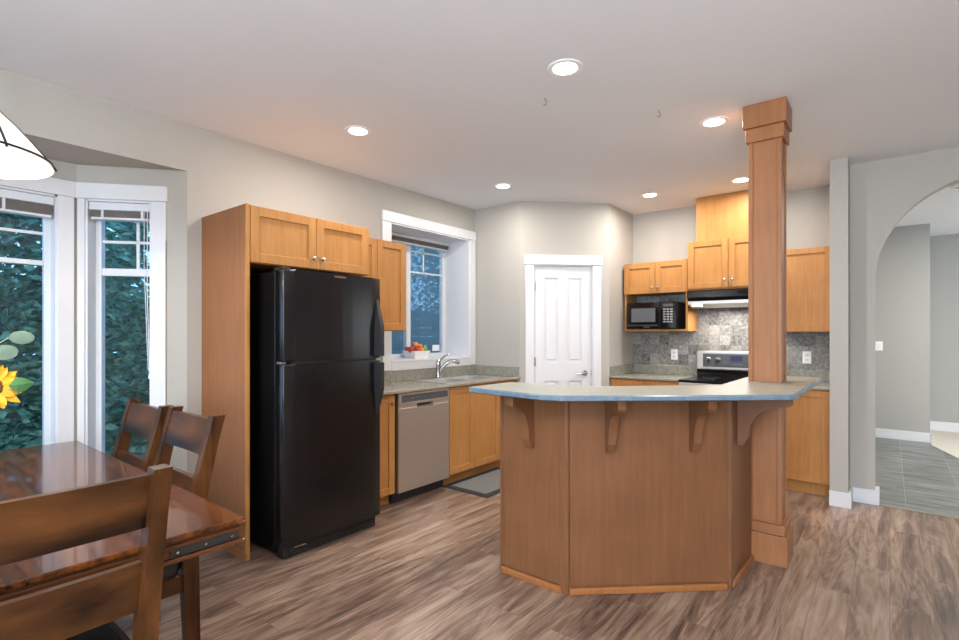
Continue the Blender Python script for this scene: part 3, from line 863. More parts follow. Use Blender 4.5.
cp = MB().box(X0, X1, 5.640, 5.715, 0.985, 1.185, 0.014, 3).build('control_panel', 'steel', r)
MB().box(X0+0.07, X1-0.07, 5.634, 5.642, 1.018, 1.155, 0.003).build('panel_face', 'darkgrey', cp)
for kx in (X0+0.125, X0+0.215, X1-0.215, X1-0.125):
    MB().lathe([(0.027, 0), (0.027, 0.006), (0.021, 0.008), (0.019, 0.026), (0, 0.028)], (kx, 5.634, 1.095), (0, -1, 0), 18).build('knob', 'chrome', cp, smooth=0.6)
MB().box(X0+0.335, X0+0.445, 5.632, 5.6345, 1.085, 1.135).build('clock_display', 'display', cp)
for k in range(4):
    MB().box(X0+0.26+k*0.018, X0+0.270+k*0.018, 5.632, 5.6345, 1.06, 1.067).build('button', 'nickel', cp)
for k in range(5):
    MB().box(X0+0.335+k*0.024, X0+0.350+k*0.024, 5.632, 5.6345, 1.045, 1.053).build('button', 'nickel', cp)

# uppers
r = empty('wall_cabinet', (-1.95, 5.57, 1.39), 'short two door maple cabinet with open shelf holding the microwave', 'cabinet')
MB().box(-2.288, -1.607, 5.421, SY-0.009, 1.79, 2.126, 0.001).build('carcass', 'maple', r)
MB().box(-2.288, -2.268, 5.42, SY-0.009, 1.388, 1.79).build('side_panel', 'maple', r)
MB().box(-1.627, -1.607, 5.40, SY-0.009, 1.388, 1.80).build('side_panel', 'maple', r)
MB().box(-2.268, -1.627, 5.405, SY-0.009, 1.388, 1.408, 0.001).build('shelf', 'maple', r)
f = RF(5.42)
shaker(f, -2.288, -1.944, 1.79, 2.126, r, knob=(-1.972, 1.852)); shaker(f, -1.944, -1.607, 1.79, 2.126, r, knob=(-1.914, 1.852))
r = empty('wall_cabinet', (-1.22, 5.57, 1.806), 'two door maple cabinet directly above the range hood', 'cabinet')
MB().box(-1.603, -0.843, 5.401, SY-0.009, 1.806, 2.293, 0.001).build('carcass', 'maple', r)
f = RF(5.40)
shaker(f, -1.603, -1.223, 1.812, 2.292, r, knob=(-1.256, 1.893)); shaker(f, -1.223, -0.843, 1.812, 2.292, r, knob=(-1.188, 1.893))
tag(MB().box(-1.533, -0.913, 5.425, SY, 2.2935, H-0.002, 0.001).build('chimney_panel', 'maple'), 'plain maple duct cover rising from the hood cabinet to the ceiling', 'duct cover')
r = empty('wall_cabinet', (-0.61, 5.57, 1.376), 'single door maple wall cabinet right of the column, by the partition wall', 'cabinet')
MB().box(-0.838, -0.374, 5.421, SY-0.009, 1.376, 2.13, 0.001).build('carcass', 'maple', r)
shaker(RF(5.42), -0.838, -0.392, 1.377, 2.129, r, st=0.05)

# hood
r = empty('range_hood', (-1.22, 5.5, 1.62), 'black range hood with stainless visor under the maple cabinet', 'range hood')
MB().slabpoly([(-1.575, 5.73, 1.68), (-1.575, 5.30, 1.68), (-1.575, 5.255, 1.715), (-1.575, 5.255, 1.78), (-1.575, 5.73, 1.796)], [(-0.846, 5.73, 1.68), (-0.846, 5.30, 1.68), (-0.846, 5.255, 1.715), (-0.846, 5.255, 1.78), (-0.846, 5.73, 1.796)], 0.003).build('canopy', 'black', r)
vs = []
for k in range(9):
    t = k/8
    vs.append((5.262+0.42*t, 1.678-0.06*math.sin(PI*min(1, t*0.9+0.1))**0.7))
vp = [(y, z) for y, z in vs]+[(5.70, 1.68), (5.262, 1.68)]
MB().slabpoly([(-1.565, y, z) for y, z in vp], [(-0.88, y, z) for y, z in vp]).build('visor', 'steel', r, smooth=0.5)
MB().box(-1.12, -0.93, 5.2535, 5.257, 1.735, 1.768, 0.001).build('switch_plate', 'blackgloss', r)
MB().box(-1.53, -1.44, 5.28, 5.36, 1.634, 1.646, 0.003).build('lamp', 'lens', r)
MB().box(-1.603, -0.843, 5.385, 5.40, 1.797, 1.812, 0.002).build('light_rail', 'side', r)
light('hood_lamp', 'AREA', (-1.22, 5.47, 1.600), 8, WARM, 0.5, 0.12, parent=None)

# microwave
r = empty('microwave', (-1.98, 5.5, 1.408), 'black microwave sitting on the open cabinet shelf', 'microwave')
my0 = 5.355
MB().box(-2.238, -1.705, my0+0.03, 5.71, 1.414, 1.695, 0.006).build('case', 'blackmatte', r)
for x in (-2.20, -1.74):
    for y in (5.42, 5.67): MB().lathe([(0.012, 0), (0.012, 0.007)], (x, y, 1.408), n=10, cap=True).build('foot', 'blackmatte', r)
dr = MB().box(-2.238, -1.875, my0, my0+0.03, 1.416, 1.693, 0.006).build('door', 'blackgloss', r)
MB().box(-2.185, -1.925, my0-0.002, my0+0.002, 1.485, 1.632, 0.001).build('window', plain('microwave_window', (0.10, 0.105, 0.11), 0.25, var=0.1, scale=60), dr)
MB().tube([(-2.225, my0-0.012, 1.448), (-1.90, my0-0.012, 1.448)], 0.008, 8).build('handle', 'blackmatte', dr)
MB().box(-2.05, -1.99, my0-0.0015, my0+0.001, 1.428, 1.436).build('nameplate', 'nickel', dr)
cp = MB().box(-1.873, -1.705, my0, my0+0.03, 1.416, 1.693, 0.006).build('control_panel', 'blackgloss', r)
MB().box(-1.84, -1.74, my0-0.002, my0+0.001, 1.645, 1.672).build('clock_display', 'darkgrey', cp)
for a in range(3):
    for b in range(6):
        MB().box(-1.842+a*0.036, -1.816+a*0.036, my0-0.003, my0+0.001, 1.478+b*0.026, 1.493+b*0.026, 0.001).build('button', 'nickel', cp)

# outlets and switch
def plate(name, f, u, z, label, cat, w=0.072, hgt=0.116, kind='outlet'):
    r = empty(name, f.p(u, 0, z), label, cat)
    MB().fbox(f, u-w/2, u+w/2, 0, 0.006, z-hgt/2, z+hgt/2, 0.003).build('cover_plate', 'outlet', r)
    if kind == 'outlet':
        for dz in (-0.022, 0.022):
            s = MB().fbox(f, u-0.017, u+0.017, 0.005, 0.009, z+dz-0.014, z+dz+0.014, 0.003).build('socket', 'vase', r)
            MB().fbox(f, u-0.008, u-0.005, 0.0088, 0.0094, z+dz-0.005, z+dz+0.006).fbox(f, u+0.005, u+0.008, 0.0088, 0.0094, z+dz-0.005, z+dz+0.006).build('slot', 'blackmatte', s)
    else:
        for du in (-0.025, 0.025):
            MB().fbox(f, u+du-0.016, u+du+0.016, 0.005, 0.011, z-0.033, z+0.033, 0.003).build('rocker', 'vase', r)
    return r
plate('wall_outlet', RF(SY-0.008), -1.848, 1.133, 'white outlet on the slate tiles under the microwave shelf', 'outlet')
plate('wall_outlet', RF(SY-0.008), -0.612, 1.135, 'white outlet on the slate tiles right of the wood column', 'outlet')
plate('light_switch', RF(8.5), -0.13, 1.20, 'white double light switch on the hallway wall beyond the arch', 'switch', 0.12, 0.12, 'switch')

# ------------------------------------------------------------------ island with raised bar
r = empty('breakfast_bar', (-1.0, 2.7, 0), 'angled wooden breakfast bar with raised laminate top and corbels', 'kitchen island')
I1, I2, I3, I4 = (-1.733, 2.366), (-1.322, 2.362), (-0.668, 2.958), (-0.655, 3.416)
# body (half wall with kitchen side cabinets below the bar)
TH = 0.10
def inward(poly_off): return poly_off
body = [I1, I2, I3, (-0.648, 3.416), (-0.74, 3.416), (-0.74, 3.02), (-1.345, 2.466), (-1.745, 2.466)]
MB().prism(body, 0.0, 1.042).box(-0.74, -0.705, 3.416, 3.66, 0, 1.042).box(-0.74, -0.648, 3.66, 4.0, 0, 1.042).build('core_wall', 'island', r)
cab = [(-1.745, 2.468), (-1.347, 2.468), (-0.742, 3.028), (-0.742, 4.0), (-1.30, 4.0), (-1.30, 3.30), (-1.58, 3.04), (-1.745, 3.04)]
MB().prism(cab, 0.10, 0.892).build('kitchen_side_cabinets', 'maple', r)
cab2 = [(x if x > -1.28 else x-0.02, y+0.02 if 3.0 < y < 3.4 else y) for x, y in cab]
MB().prism(cab2, 0.892, 0.914).build('lower_worktop', 'counter', r)
def face(a, b, nm, inset0, inset1):
    d = Vector((b[0]-a[0], b[1]-a[1])); L = d.length
    f = Frame(a, d, (d.y, -d.x))
    MB().fbox(f, inset0, L-inset1, 0, 0.008, 0.045, 1.042).build('front_panel', 'island', r)
    MB().fbox(f, inset0-0.004, L-inset1+0.004, 0.0, 0.022, 0.0, 0.036, 0.006).build('base_moulding', 'side', r)
    return f, L
F1, L1 = face(I1, I2, 'a', 0.012, 0.022)
F2, L2 = face(I2, I3, 'b', 0.022, 0.022)
F3, L3 = face(I3, I4, 'c', 0.022, 0.0)
MB().fbox(F1, L1-0.026, L1+0.010, -0.02, 0.014, 0.0, 1.042, 0.003).build('corner_post', 'island', r)
MB().fbox(F2, -0.003, 0.014, -0.01, 0.014, 0.0, 1.042, 0.002).build('corner_post', 'island', r)
MB().fbox(F3, -0.004, 0.03, -0.02, 0.014, 0.0, 1.042, 0.003).build('corner_post', 'island', r)
MB().fbox(F1, -0.004, 0.012, -0.012, 0.014, 0.0, 1.042, 0.002).build('corner_post', 'island', r)
# bar top
out = [(-1.768, 2.13), (-1.30, 2.085), (-1.205, 2.105), (-0.378, 2.822), (-0.362, 2.848), (-0.352, 4.03), (-0.376, 4.06), (-0.74, 4.06), (-0.75, 3.10), (-1.30, 2.575), (-1.47, 2.53), (-1.765, 2.51), (-1.778, 2.49), (-1.785, 2.155)]
hx, hy, hs = -0.586, 3.538, 0.0835
MB().prism([(hx, 2.6398), (-0.378, 2.822), (-0.362, 2.848), (-0.352, 4.03), (-0.376, 4.06), (hx, 4.06), (hx, hy+hs), (hx+hs, hy+hs), (hx+hs, hy-hs), (hx, hy-hs)], 1.043, 1.0695).prism([(-1.768, 2.13), (-1.30, 2.085), (-1.205, 2.105), (hx, 2.6398), (hx, hy-hs), (hx-hs, hy-hs), (hx-hs, hy+hs), (hx, hy+hs), (hx, 4.06), (-0.74, 4.06), (-0.75, 3.10), (-1.30, 2.575), (-1.47, 2.53), (-1.765, 2.51), (-1.778, 2.49), (-1.785, 2.155)], 1.043, 1.0695).build('bar_top', 'bartop', r)
cx = sum(p[0] for p in out)/len(out); cy = sum(p[1] for p in out)/len(out)
def offs(poly, d):
    n = len(poly); res = []
    for i in range(n):
        p0, p, p1 = Vector(poly[i-1]), Vector(poly[i]), Vector(poly[(i+1) % n])
        a = (p-p0).normalized(); b = (p1-p).normalized()
        na = Vector((a.y, -a.x)); nb = Vector((b.y, -b.x))
        k = (na+nb); k = k/max(0.3, k.dot(na)) if k.length > 1e-6 else na
        res.append(p+k*d)
    return res
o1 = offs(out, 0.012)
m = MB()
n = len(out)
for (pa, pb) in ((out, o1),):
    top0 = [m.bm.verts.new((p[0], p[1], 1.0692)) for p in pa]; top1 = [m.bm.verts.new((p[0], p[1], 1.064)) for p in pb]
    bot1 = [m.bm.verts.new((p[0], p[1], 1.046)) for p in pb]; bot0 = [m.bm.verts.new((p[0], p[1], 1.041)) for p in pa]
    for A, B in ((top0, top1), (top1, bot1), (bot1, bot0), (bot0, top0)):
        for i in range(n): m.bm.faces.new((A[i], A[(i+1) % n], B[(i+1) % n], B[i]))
m.build('edge_band', 'baredge', r, 'bullnose edge with blue sky reflection put into its colour')
# corbels
def corbel(f, u, arm=0.20, hgt=0.29, th=0.042):
    pts = [(0.0, 1.0415), (arm, 1.0415), (arm, 0.99)]
    pts += [(arm-0.012, 0.975)]
    for k in range(11):
        a = PI/2*k/10
        pts.append((0.055+(arm-0.075)*(1-math.sin(a)), 0.975-(0.975-(1.03-hgt+0.065))*(1-math.cos(a))))
    pts += [(0.055, 1.03-hgt+0.05), (0.028, 1.03-hgt), (0.0, 1.03-hgt)]
    A = [f.p(u-th/2, q[0]+0.008, q[1]) for q in pts]; B = [f.p(u+th/2, q[0]+0.008, q[1]) for q in pts]
    MB().slabpoly(A, B).build('corbel', 'island', r)
corbel(F1, 0.205); 
def upos(f, x, y): return (Vector((x, y, 0))-f.o).dot(f.u)
corbel(F2, upos(F2, -1.135, 2.50)); corbel(F2, upos(F2, -0.815, 2.82))
corbel(F3, 0.155, 0.265, 0.285)

# column
r = empty('column', (-0.58, 3.54, 0), 'square wooden column rising from the bar to the ceiling', 'column')
ccx, ccy = -0.582, 3.538
def sq(h0, z0, z1, bev=0.002): return MB().box(ccx-h0, ccx+h0, ccy-h0, ccy+h0, z0, z1, bev)
sq(0.081, 0.0, H-0.002).build('shaft', 'post', r)
for sx in (-1, 1):
    for sy in (-1, 1):
        x, y = ccx+sx*0.0765, ccy+sy*0.0765
        MB().box(x-0.0125, x+0.0125, y-0.0125, y+0.0125, 0.15, 2.55, 0.003).build('corner_trim', 'post', r)
sq(0.121, 0.0, 0.175, 0.003).build('plinth', 'post', r)
sq(0.106, 0.175, 0.235, 0.005).build('base_moulding', 'post', r)
sq(0.102, 2.515, 2.60, 0.006).build('neck_moulding', 'post', r)
sq(0.115, 2.60, H-0.001, 0.003).build('capital', 'post', r)

# kitchen mat
r = empty('kitchen_mat', (-2.85, 3.8, 0), 'grey floor mat with dark border in front of the sink cabinet', 'mat')
MB().prism([(-3.10, 3.33), (-2.60, 3.335), (-2.60, 4.15), (-3.10, 4.15)], 0.0, 0.008, 0.003).build('border', 'matedge', r)
MB().box(-3.045, -2.655, 3.395, 4.09, 0.008, 0.011).build('pile', 'mat', r)

# ------------------------------------------------------------------ fruit bowl on the window sill
bxc, byc, bz = -3.83, 3.725, KZ0+0.014
r = empty('fruit_bowl', (bxc, byc, bz), 'white rectangular bowl of fruit on the kitchen window sill', 'bowl')
m = MB()
o0 = [(bxc-0.075, byc-0.0898), (bxc+0.075, byc-0.0898), (bxc+0.075, byc+0.0898), (bxc-0.075, byc+0.0898)]
o1 = [(bxc-0.095, byc-0.1126), (bxc+0.095, byc-0.1126), (bxc+0.095, byc+0.1126), (bxc-0.095, byc+0.1126)]
i1 = [(bxc-0.087, byc-0.1056), (bxc+0.087, byc-0.1056), (bxc+0.087, byc+0.1056), (bxc-0.087, byc+0.1056)]
i0 = [(bxc-0.068, byc-0.0836), (bxc+0.068, byc-0.0836), (bxc+0.068, byc+0.0836), (bxc-0.068, byc+0.0836)]
R = [[m.bm.verts.new((p[0], p[1], z)) for p in q] for q, z in ((o0, bz), (o1, bz+0.075), (i1, bz+0.075), (i0, bz+0.01))]
for a, b in ((0, 1), (1, 2), (2, 3)):
    for k in range(4): m.bm.faces.new((R[a][k], R[a][(k+1) % 4], R[b][(k+1) % 4], R[b][k]))
m.bm.faces.new(R[0][::-1]); m.bm.faces.new(R[3])
m.build('bowl', 'vase', r)
FC = {'red': (0.45, 0.03, 0.02), 'orange': (0.75, 0.24, 0.03), 'peach': (0.72, 0.30, 0.12), 'green': (0.17, 0.36, 0.04), 'yellow': (0.7, 0.5, 0.08)}
for k, c in FC.items(): M['fruit_'+k] = plain('fruit_'+k, c, 0.35, var=0.25, scale=25)
def fruit(kind, col, y, z, x, rad, label, pear=False):
    c = (bxc+x, byc+y, bz+z)
    r = empty(kind, (c[0], c[1], c[2]-rad), label, 'fruit')
    pr = []
    for i in range(13):
        a = -PI/2+PI*i/12
        rr = rad*math.cos(a); zz = rad*math.sin(a)
        if i > 9 and not pear: zz -= rad*0.12*(i-9)/3
        if pear and a > 0: rr *= 1-0.35*math.sin(a); zz *= 1.45
        pr.append((max(rr, 0), zz))
    MB().lathe(pr, c, n=18).build('flesh', 'fruit_'+col, r, smooth=1.5)
    MB().tube([(c[0], c[1], c[2]+rad*(1.3 if pear else 0.8)), (c[0]+0.003, c[1]+0.004, c[2]+rad*(1.6 if pear else 1.1))], 0.002, 6).build('stem', 'bark', r)
fruit('apple', 'red', -0.09, 0.086, 0.02, 0.036, 'red apple at the left end of the white fruit bowl')
fruit('apple', 'red', -0.035, 0.080, 0.05, 0.034, 'red apple at the front middle of the white fruit bowl')
fruit('apple', 'red', -0.045, 0.088, -0.05, 0.031, 'red apple at the back left of the white fruit bowl')
fruit('orange', 'orange', 0.028, 0.082, 0.045, 0.030, 'orange at the front of the fruit bowl beside the green pears')
fruit('peach', 'peach', -0.015, 0.135, 0.0, 0.034, 'pale peach on top of the fruit heap')
fruit('peach', 'peach', 0.012, 0.078, -0.04, 0.032, 'peach at the back of the white fruit bowl')
fruit('pear', 'green', 0.085, 0.086, 0.035, 0.032, 'green pear at the right end of the fruit bowl', True)
fruit('apple', 'red', -0.098, 0.093, -0.035, 0.024, 'small red apple at the back left corner of the fruit bowl')
fruit('orange', 'orange', 0.045, 0.12, 0.0, 0.03, 'orange on top of the fruit heap, right of the pale peach')
fruit('pear', 'yellow', 0.085, 0.085, -0.04, 0.031, 'yellow green pear at the back right of the fruit bowl', True)
tag(MB().box(-3.945, -3.930, 4.075, 4.18, KZ0+0.075, KZ0+0.14, 0.001).build('white_card', 'outlet'), 'small white card in the lower right of the kitchen window', 'card')

# ------------------------------------------------------------------ ceiling lights and hooks
def can(x, y, label, first=None, group='recessed ceiling lights'):
    if first is not None:
        c = copy_tree(first); c.location = (x, y, H); c['label'] = label
    else:
        c = empty('recessed_light', (x, y, H), label, 'ceiling light', group)
        MB().lathe([(0.062, -0.001), (0.064, -0.004), (0.088, -0.005), (0.093, 0.0)], (x, y, H), n=32).build('trim_ring', 'outlet', c, smooth=0.6)
        MB().lathe([(0.0, -0.012), (0.03, -0.011), (0.055, -0.007), (0.064, -0.002)], (x, y, H), n=32).build('lens', 'lens', c, smooth=0.6)
    light('can_lamp', 'AREA', (x, y, H-0.02), CAN_POWER, WARM, 0.12)
    return c
c0 = can(-1.315, 2.349, 'recessed light in front of the column, largest in view')
can(-2.823, 2.195, 'recessed light in front of the refrigerator cabinets, leftmost in view', c0)
can(-0.893, 3.555, 'recessed light just left of the column top', c0)
can(-2.816, 3.859, 'recessed light in front of the kitchen window', c0)
can(-1.858, 5.023, 'recessed light in front of the microwave cabinet', c0)
can(-1.04, 5.045, 'recessed light above the range, half hidden by the column', c0)
for i, (x, y, l) in enumerate(((-1.574, 2.574, 'tiny wire hook in the ceiling left of the nearest recessed light'), (-1.11, 3.152, 'tiny wire hook in the ceiling between the nearest light and the column'))):
    o = MB().tube([(x, y, H), (x, y, H-0.012), (x+0.008, y+0.004, H-0.022), (x+0.010, y+0.005, H-0.034), (x, y, H-0.042), (x-0.008, y-0.004, H-0.036)], 0.0018, 6).build('ceiling_hook', 'darkgrey')
    tag(o, l, 'hook', 'ceiling hooks')
r = empty('smoke_detector', (0.50, 6.42, H), 'round white smoke detector on the hallway ceiling beyond the arch', 'smoke detector')
MB().lathe([(0.07, 0), (0.07, -0.02), (0.055, -0.035), (0.0, -0.037)], (0.50, 6.42, H), n=28).build('housing', 'outlet', r)
MB().lathe([(0.03, -0.036), (0.03, -0.041), (0.0, -0.042)], (0.50, 6.42, H), n=20).build('vent_cap', 'nickel', r)
# unseen fill lamps added behind the viewer for a brighter ceiling; the hallway's lamps
for (x, y) in ((1.6, -0.9), (-0.6, -1.6)):
    light('added_room_fill', 'AREA', (x, y, H-0.02), 20, (1, 0.97, 0.94), 0.14)
light('hall_lamp', 'AREA', (1.3, 6.8, H-0.03), 75, (1, 0.93, 0.84), 0.3)
light('hall_daylight', 'AREA', (3.1, 8.3, 1.5), 26, (0.85, 0.92, 1.0), 1.2, 1.6, (0, PI/2, 0))
# unseen lamp stand added behind the viewer to brighten the ceiling
tx, ty = 0.9, -0.9
r = empty('added_uplight', (tx, ty, 0), 'unseen lamp stand with upward bowl, added to brighten the ceiling', 'added fill lamp')
MB().lathe([(0.0, 0.0), (0.15, 0.0), (0.15, 0.02), (0.03, 0.035), (0.012, 0.06), (0.012, 1.70), (0.0, 1.70)], (tx, ty, 0), n=24).build('stand', 'bronze', r, smooth=0.6)
MB().lathe([(0.02, 1.69), (0.10, 1.72), (0.17, 1.80), (0.165, 1.80), (0.09, 1.73), (0.0, 1.71)], (tx, ty, 0), n=28).build('bowl', 'bronze', r, smooth=0.6)
light('added_uplight_lamp', 'AREA', (tx, ty, 1.80), UPLIGHT, COOL, 0.30, rot=(PI, 0, 0))

# ------------------------------------------------------------------ pendant over the table
px, py, pz = -2.63, 0.255, 2.0
r = empty('pendant_light', (px, py, H), 'white glass bowl pendant hanging over the dining table', 'pendant lamp')
SR = 0.275
prof = [(SR, 0.0), (SR*0.97, 0.016), (SR*0.87, 0.05), (SR*0.74, 0.095), (SR*0.60, 0.140), (SR*0.44, 0.185), (SR*0.25, 0.23), (0.03, 0.255)]
prof2 = [(a-0.004, b-0.002) for a, b in prof[::-1]]
MB().lathe(prof+prof2+[prof[0]], (px, py, pz), n=48).build('lamp_shade', 'shade', r, smooth=0.8)
def ringprof(rad, z, th=0.005): return [(rad+th*math.cos(a*PI/4), z+th*math.sin(a*PI/4)) for a in range(9)]
MB().lathe(ringprof(SR*0.985, 0.016, 0.004), (px, py, pz), n=48).build('rim_band', 'bronze', r, smooth=1.0)
for k in range(6):
    a = 2*PI*k/6+0.35
    MB().tube([(px+(q+0.006)*math.cos(a+0.8*(0.28-q)), py+(q+0.006)*math.sin(a+0.8*(0.28-q)), pz+z+0.004) for q, z in prof], 0.004, 6).build('rib', 'bronze', r)
MB().lathe([(0.035, 0.25), (0.04, 0.27), (0.02, 0.30), (0.01, 0.33), (0.0, 0.335)], (px, py, pz), n=20).build('cap', 'bronze', r, smooth=0.6)
MB().tube([(px, py, pz+0.32), (px, py, H-0.03)], 0.006, 8).build('rod', 'bronze', r)
MB().lathe([(0.06, 0.0), (0.06, -0.015), (0.02, -0.035), (0, -0.036)], (px, py, H), n=24).build('canopy', 'bronze', r)
MB().lathe([(0.0, 0.06), (0.025, 0.075), (0.035, 0.11), (0.02, 0.16), (0.015, 0.20), (0.0, 0.205)], (px, py, pz), n=16).build('bulb', 'lens', r, smooth=0.8)
light('pendant_bulb', 'POINT', (px, py, pz+0.02), 30, WARM, 0.06)

# ------------------------------------------------------------------ dining table
r = empty('dining_table', (-2.6, 0.32, 0), 'dark glossy wood dining table in the bay, metal slide on its end', 'table')
TX0, TX1, TY0, TY1 = -3.56, -1.645, -0.17, 0.826
MB().box(TX0, -2.145, TY0, TY1, 0.741, 0.76, 0.004).box(-2.142, TX1, TY0, TY1, 0.741, 0.76, 0.004).build('tabletop', 'table', r)
MB().box(TX1-0.10, TX1-0.012, TY0+0.02, TY1-0.015, 0.684, 0.740, 0.003).box(TX1-0.012, TX1-0.002, TY0+0.01, TY1-0.006, 0.698, 0.733, 0.002).box(TX1-0.012, TX1+0.002, TY0+0.01, TY1-0.008, 0.680, 0.694, 0.003).build('end_rail', 'tabledge', r)
MB().box(TX0+0.12, -2.46, TY0+0.10, TY0+0.13, 0.66, 0.740).box(TX0+0.12, -2.46, TY1-0.13, TY1-0.10, 0.66, 0.740).box(TX0+0.12, TX0+0.15, TY0+0.13, TY1-0.13, 0.66, 0.740).build('apron', 'tabledge', r)
br = MB().box(TX1-0.002, TX1+0.003, 0.60, 0.80, 0.700, 0.722, 0.001).build('metal_slide', 'blackmatte', r, 'black metal slide with screws')
for y in (0.62, 0.70, 0.78):
    MB().lathe([(0.004, 0), (0.004, 0.002), (0, 0.003)], (TX1+0.003, y, 0.711), (1, 0, 0), 10).build('screw', 'chrome', br)
for z in (0.748, 0.687):
    MB().lathe([(0.005, -0.008), (0.005, 0.004), (0, 0.006)], (TX1-0.006, TY1-0.005, z), (0.7, 0.7, 0), 10).build('pin', 'nickel', r)
for x in (TX0+0.17, -2.45):
    for y in (TY0+0.15, TY1-0.40 if x > -3 else TY1-0.15):
        MB().slabpoly([(x-0.03, y-0.03, 0), (x+0.03, y-0.03, 0), (x+0.03, y+0.03, 0), (x-0.03, y+0.03, 0)], [(x-0.045, y-0.045, 0.728), (x+0.045, y-0.045, 0.728), (x+0.045, y+0.045, 0.728), (x-0.045, y+0.045, 0.728)], 0.004).build('leg', 'chair', r)

# ------------------------------------------------------------------ chairs (local: faces -Y, back at +Y)
def chair(label):
    r = empty('dining_chair', (0, 0, 0), label, 'chair', 'dining chairs')
    HW = 0.24
    def yz(z):
        if z < 0.46: return 0.0+0.012*((0.46-z)/0.46)**1.8
        return 0.0+0.115*((z-0.46)/0.55)**1.25
    for sx in (-1, 1):
        xa, xb = (HW-0.044, HW) if sx > 0 else (-HW, -HW+0.044)
        secs = []
        for k in range(17):
            z = 1.005*k/16
            y = yz(z); d = 0.050+0.012*math.sin(PI*min(1, z/0.9))
            secs.append([(xa, y-d/2, z), (xb, y-d/2, z), (xb, y+d/2, z), (xa, y+d/2, z)])
        MB().sweep(secs).build('rear_leg', 'chair', r, smooth=0.5)
        x = sx*(HW-0.03)
        MB().slabpoly([(x-0.017, -0.445, 0), (x+0.017, -0.445, 0), (x+0.017, -0.41, 0), (x-0.017, -0.41, 0)], [(x-0.022, -0.43, 0.361), (x+0.022, -0.43, 0.361), (x+0.022, -0.385, 0.361), (x-0.022, -0.385, 0.361)], 0.003).build('front_leg', 'chair', r)
    def rail(z0, z1, th=0.022, bow=0.006):
        secs = []
        n = 10
        for k in range(n+1):
            t = k/n; x = -HW+0.04+(2*HW-0.08)*t
            b = bow*math.sin(PI*t)-0.010
            secs.append([(x, yz(z0)+b-th/2, z0), (x, yz(z0)+b+th/2, z0), (x, yz(z1)+b+th/2, z1), (x, yz(z1)+b-th/2, z1)])
        return MB().sweep(secs)
    rail(0.840, 0.988).build('top_rail', 'chairrail', r, smooth=0.4)
    rail(0.60, 0.742).build('back_slat', 'chairrail', r, smooth=0.4)
    MB().box(-HW+0.012, HW-0.012, -0.41, -0.39, 0.295, 0.362, 0.003).box(-HW+0.012, -HW+0.034, -0.39, -0.025, 0.295, 0.362, 0.003).box(HW-0.034, HW-0.012, -0.39, -0.025, 0.295, 0.362, 0.003).box(-HW+0.04, HW-0.04, -0.03, -0.01, 0.295, 0.362, 0.003).build('seat_frame', 'chair', r)
    MB().box(-HW+0.004, HW-0.004, -0.43, -0.032, 0.363, 0.458, 0.034, 4).build('seat_cushion', 'leather', r, smooth=0.9)
    return r
ch = chair('dark wood chair behind the table, nearest to the refrigerator panel')
c2 = copy_tree(ch); c2['label'] = 'dark wood chair behind the table, in front of the narrow bay window'
c3 = copy_tree(ch); c3['label'] = 'dark wood chair at the near end of the table, its back to the viewer'
ch.location = (-2.497, 0.905, 0)
c2.location = (-3.0, 0.885, 0)
c3.location = (-1.625, 0.310, 0); c3.rotation_euler = (0, 0, -PI/2)

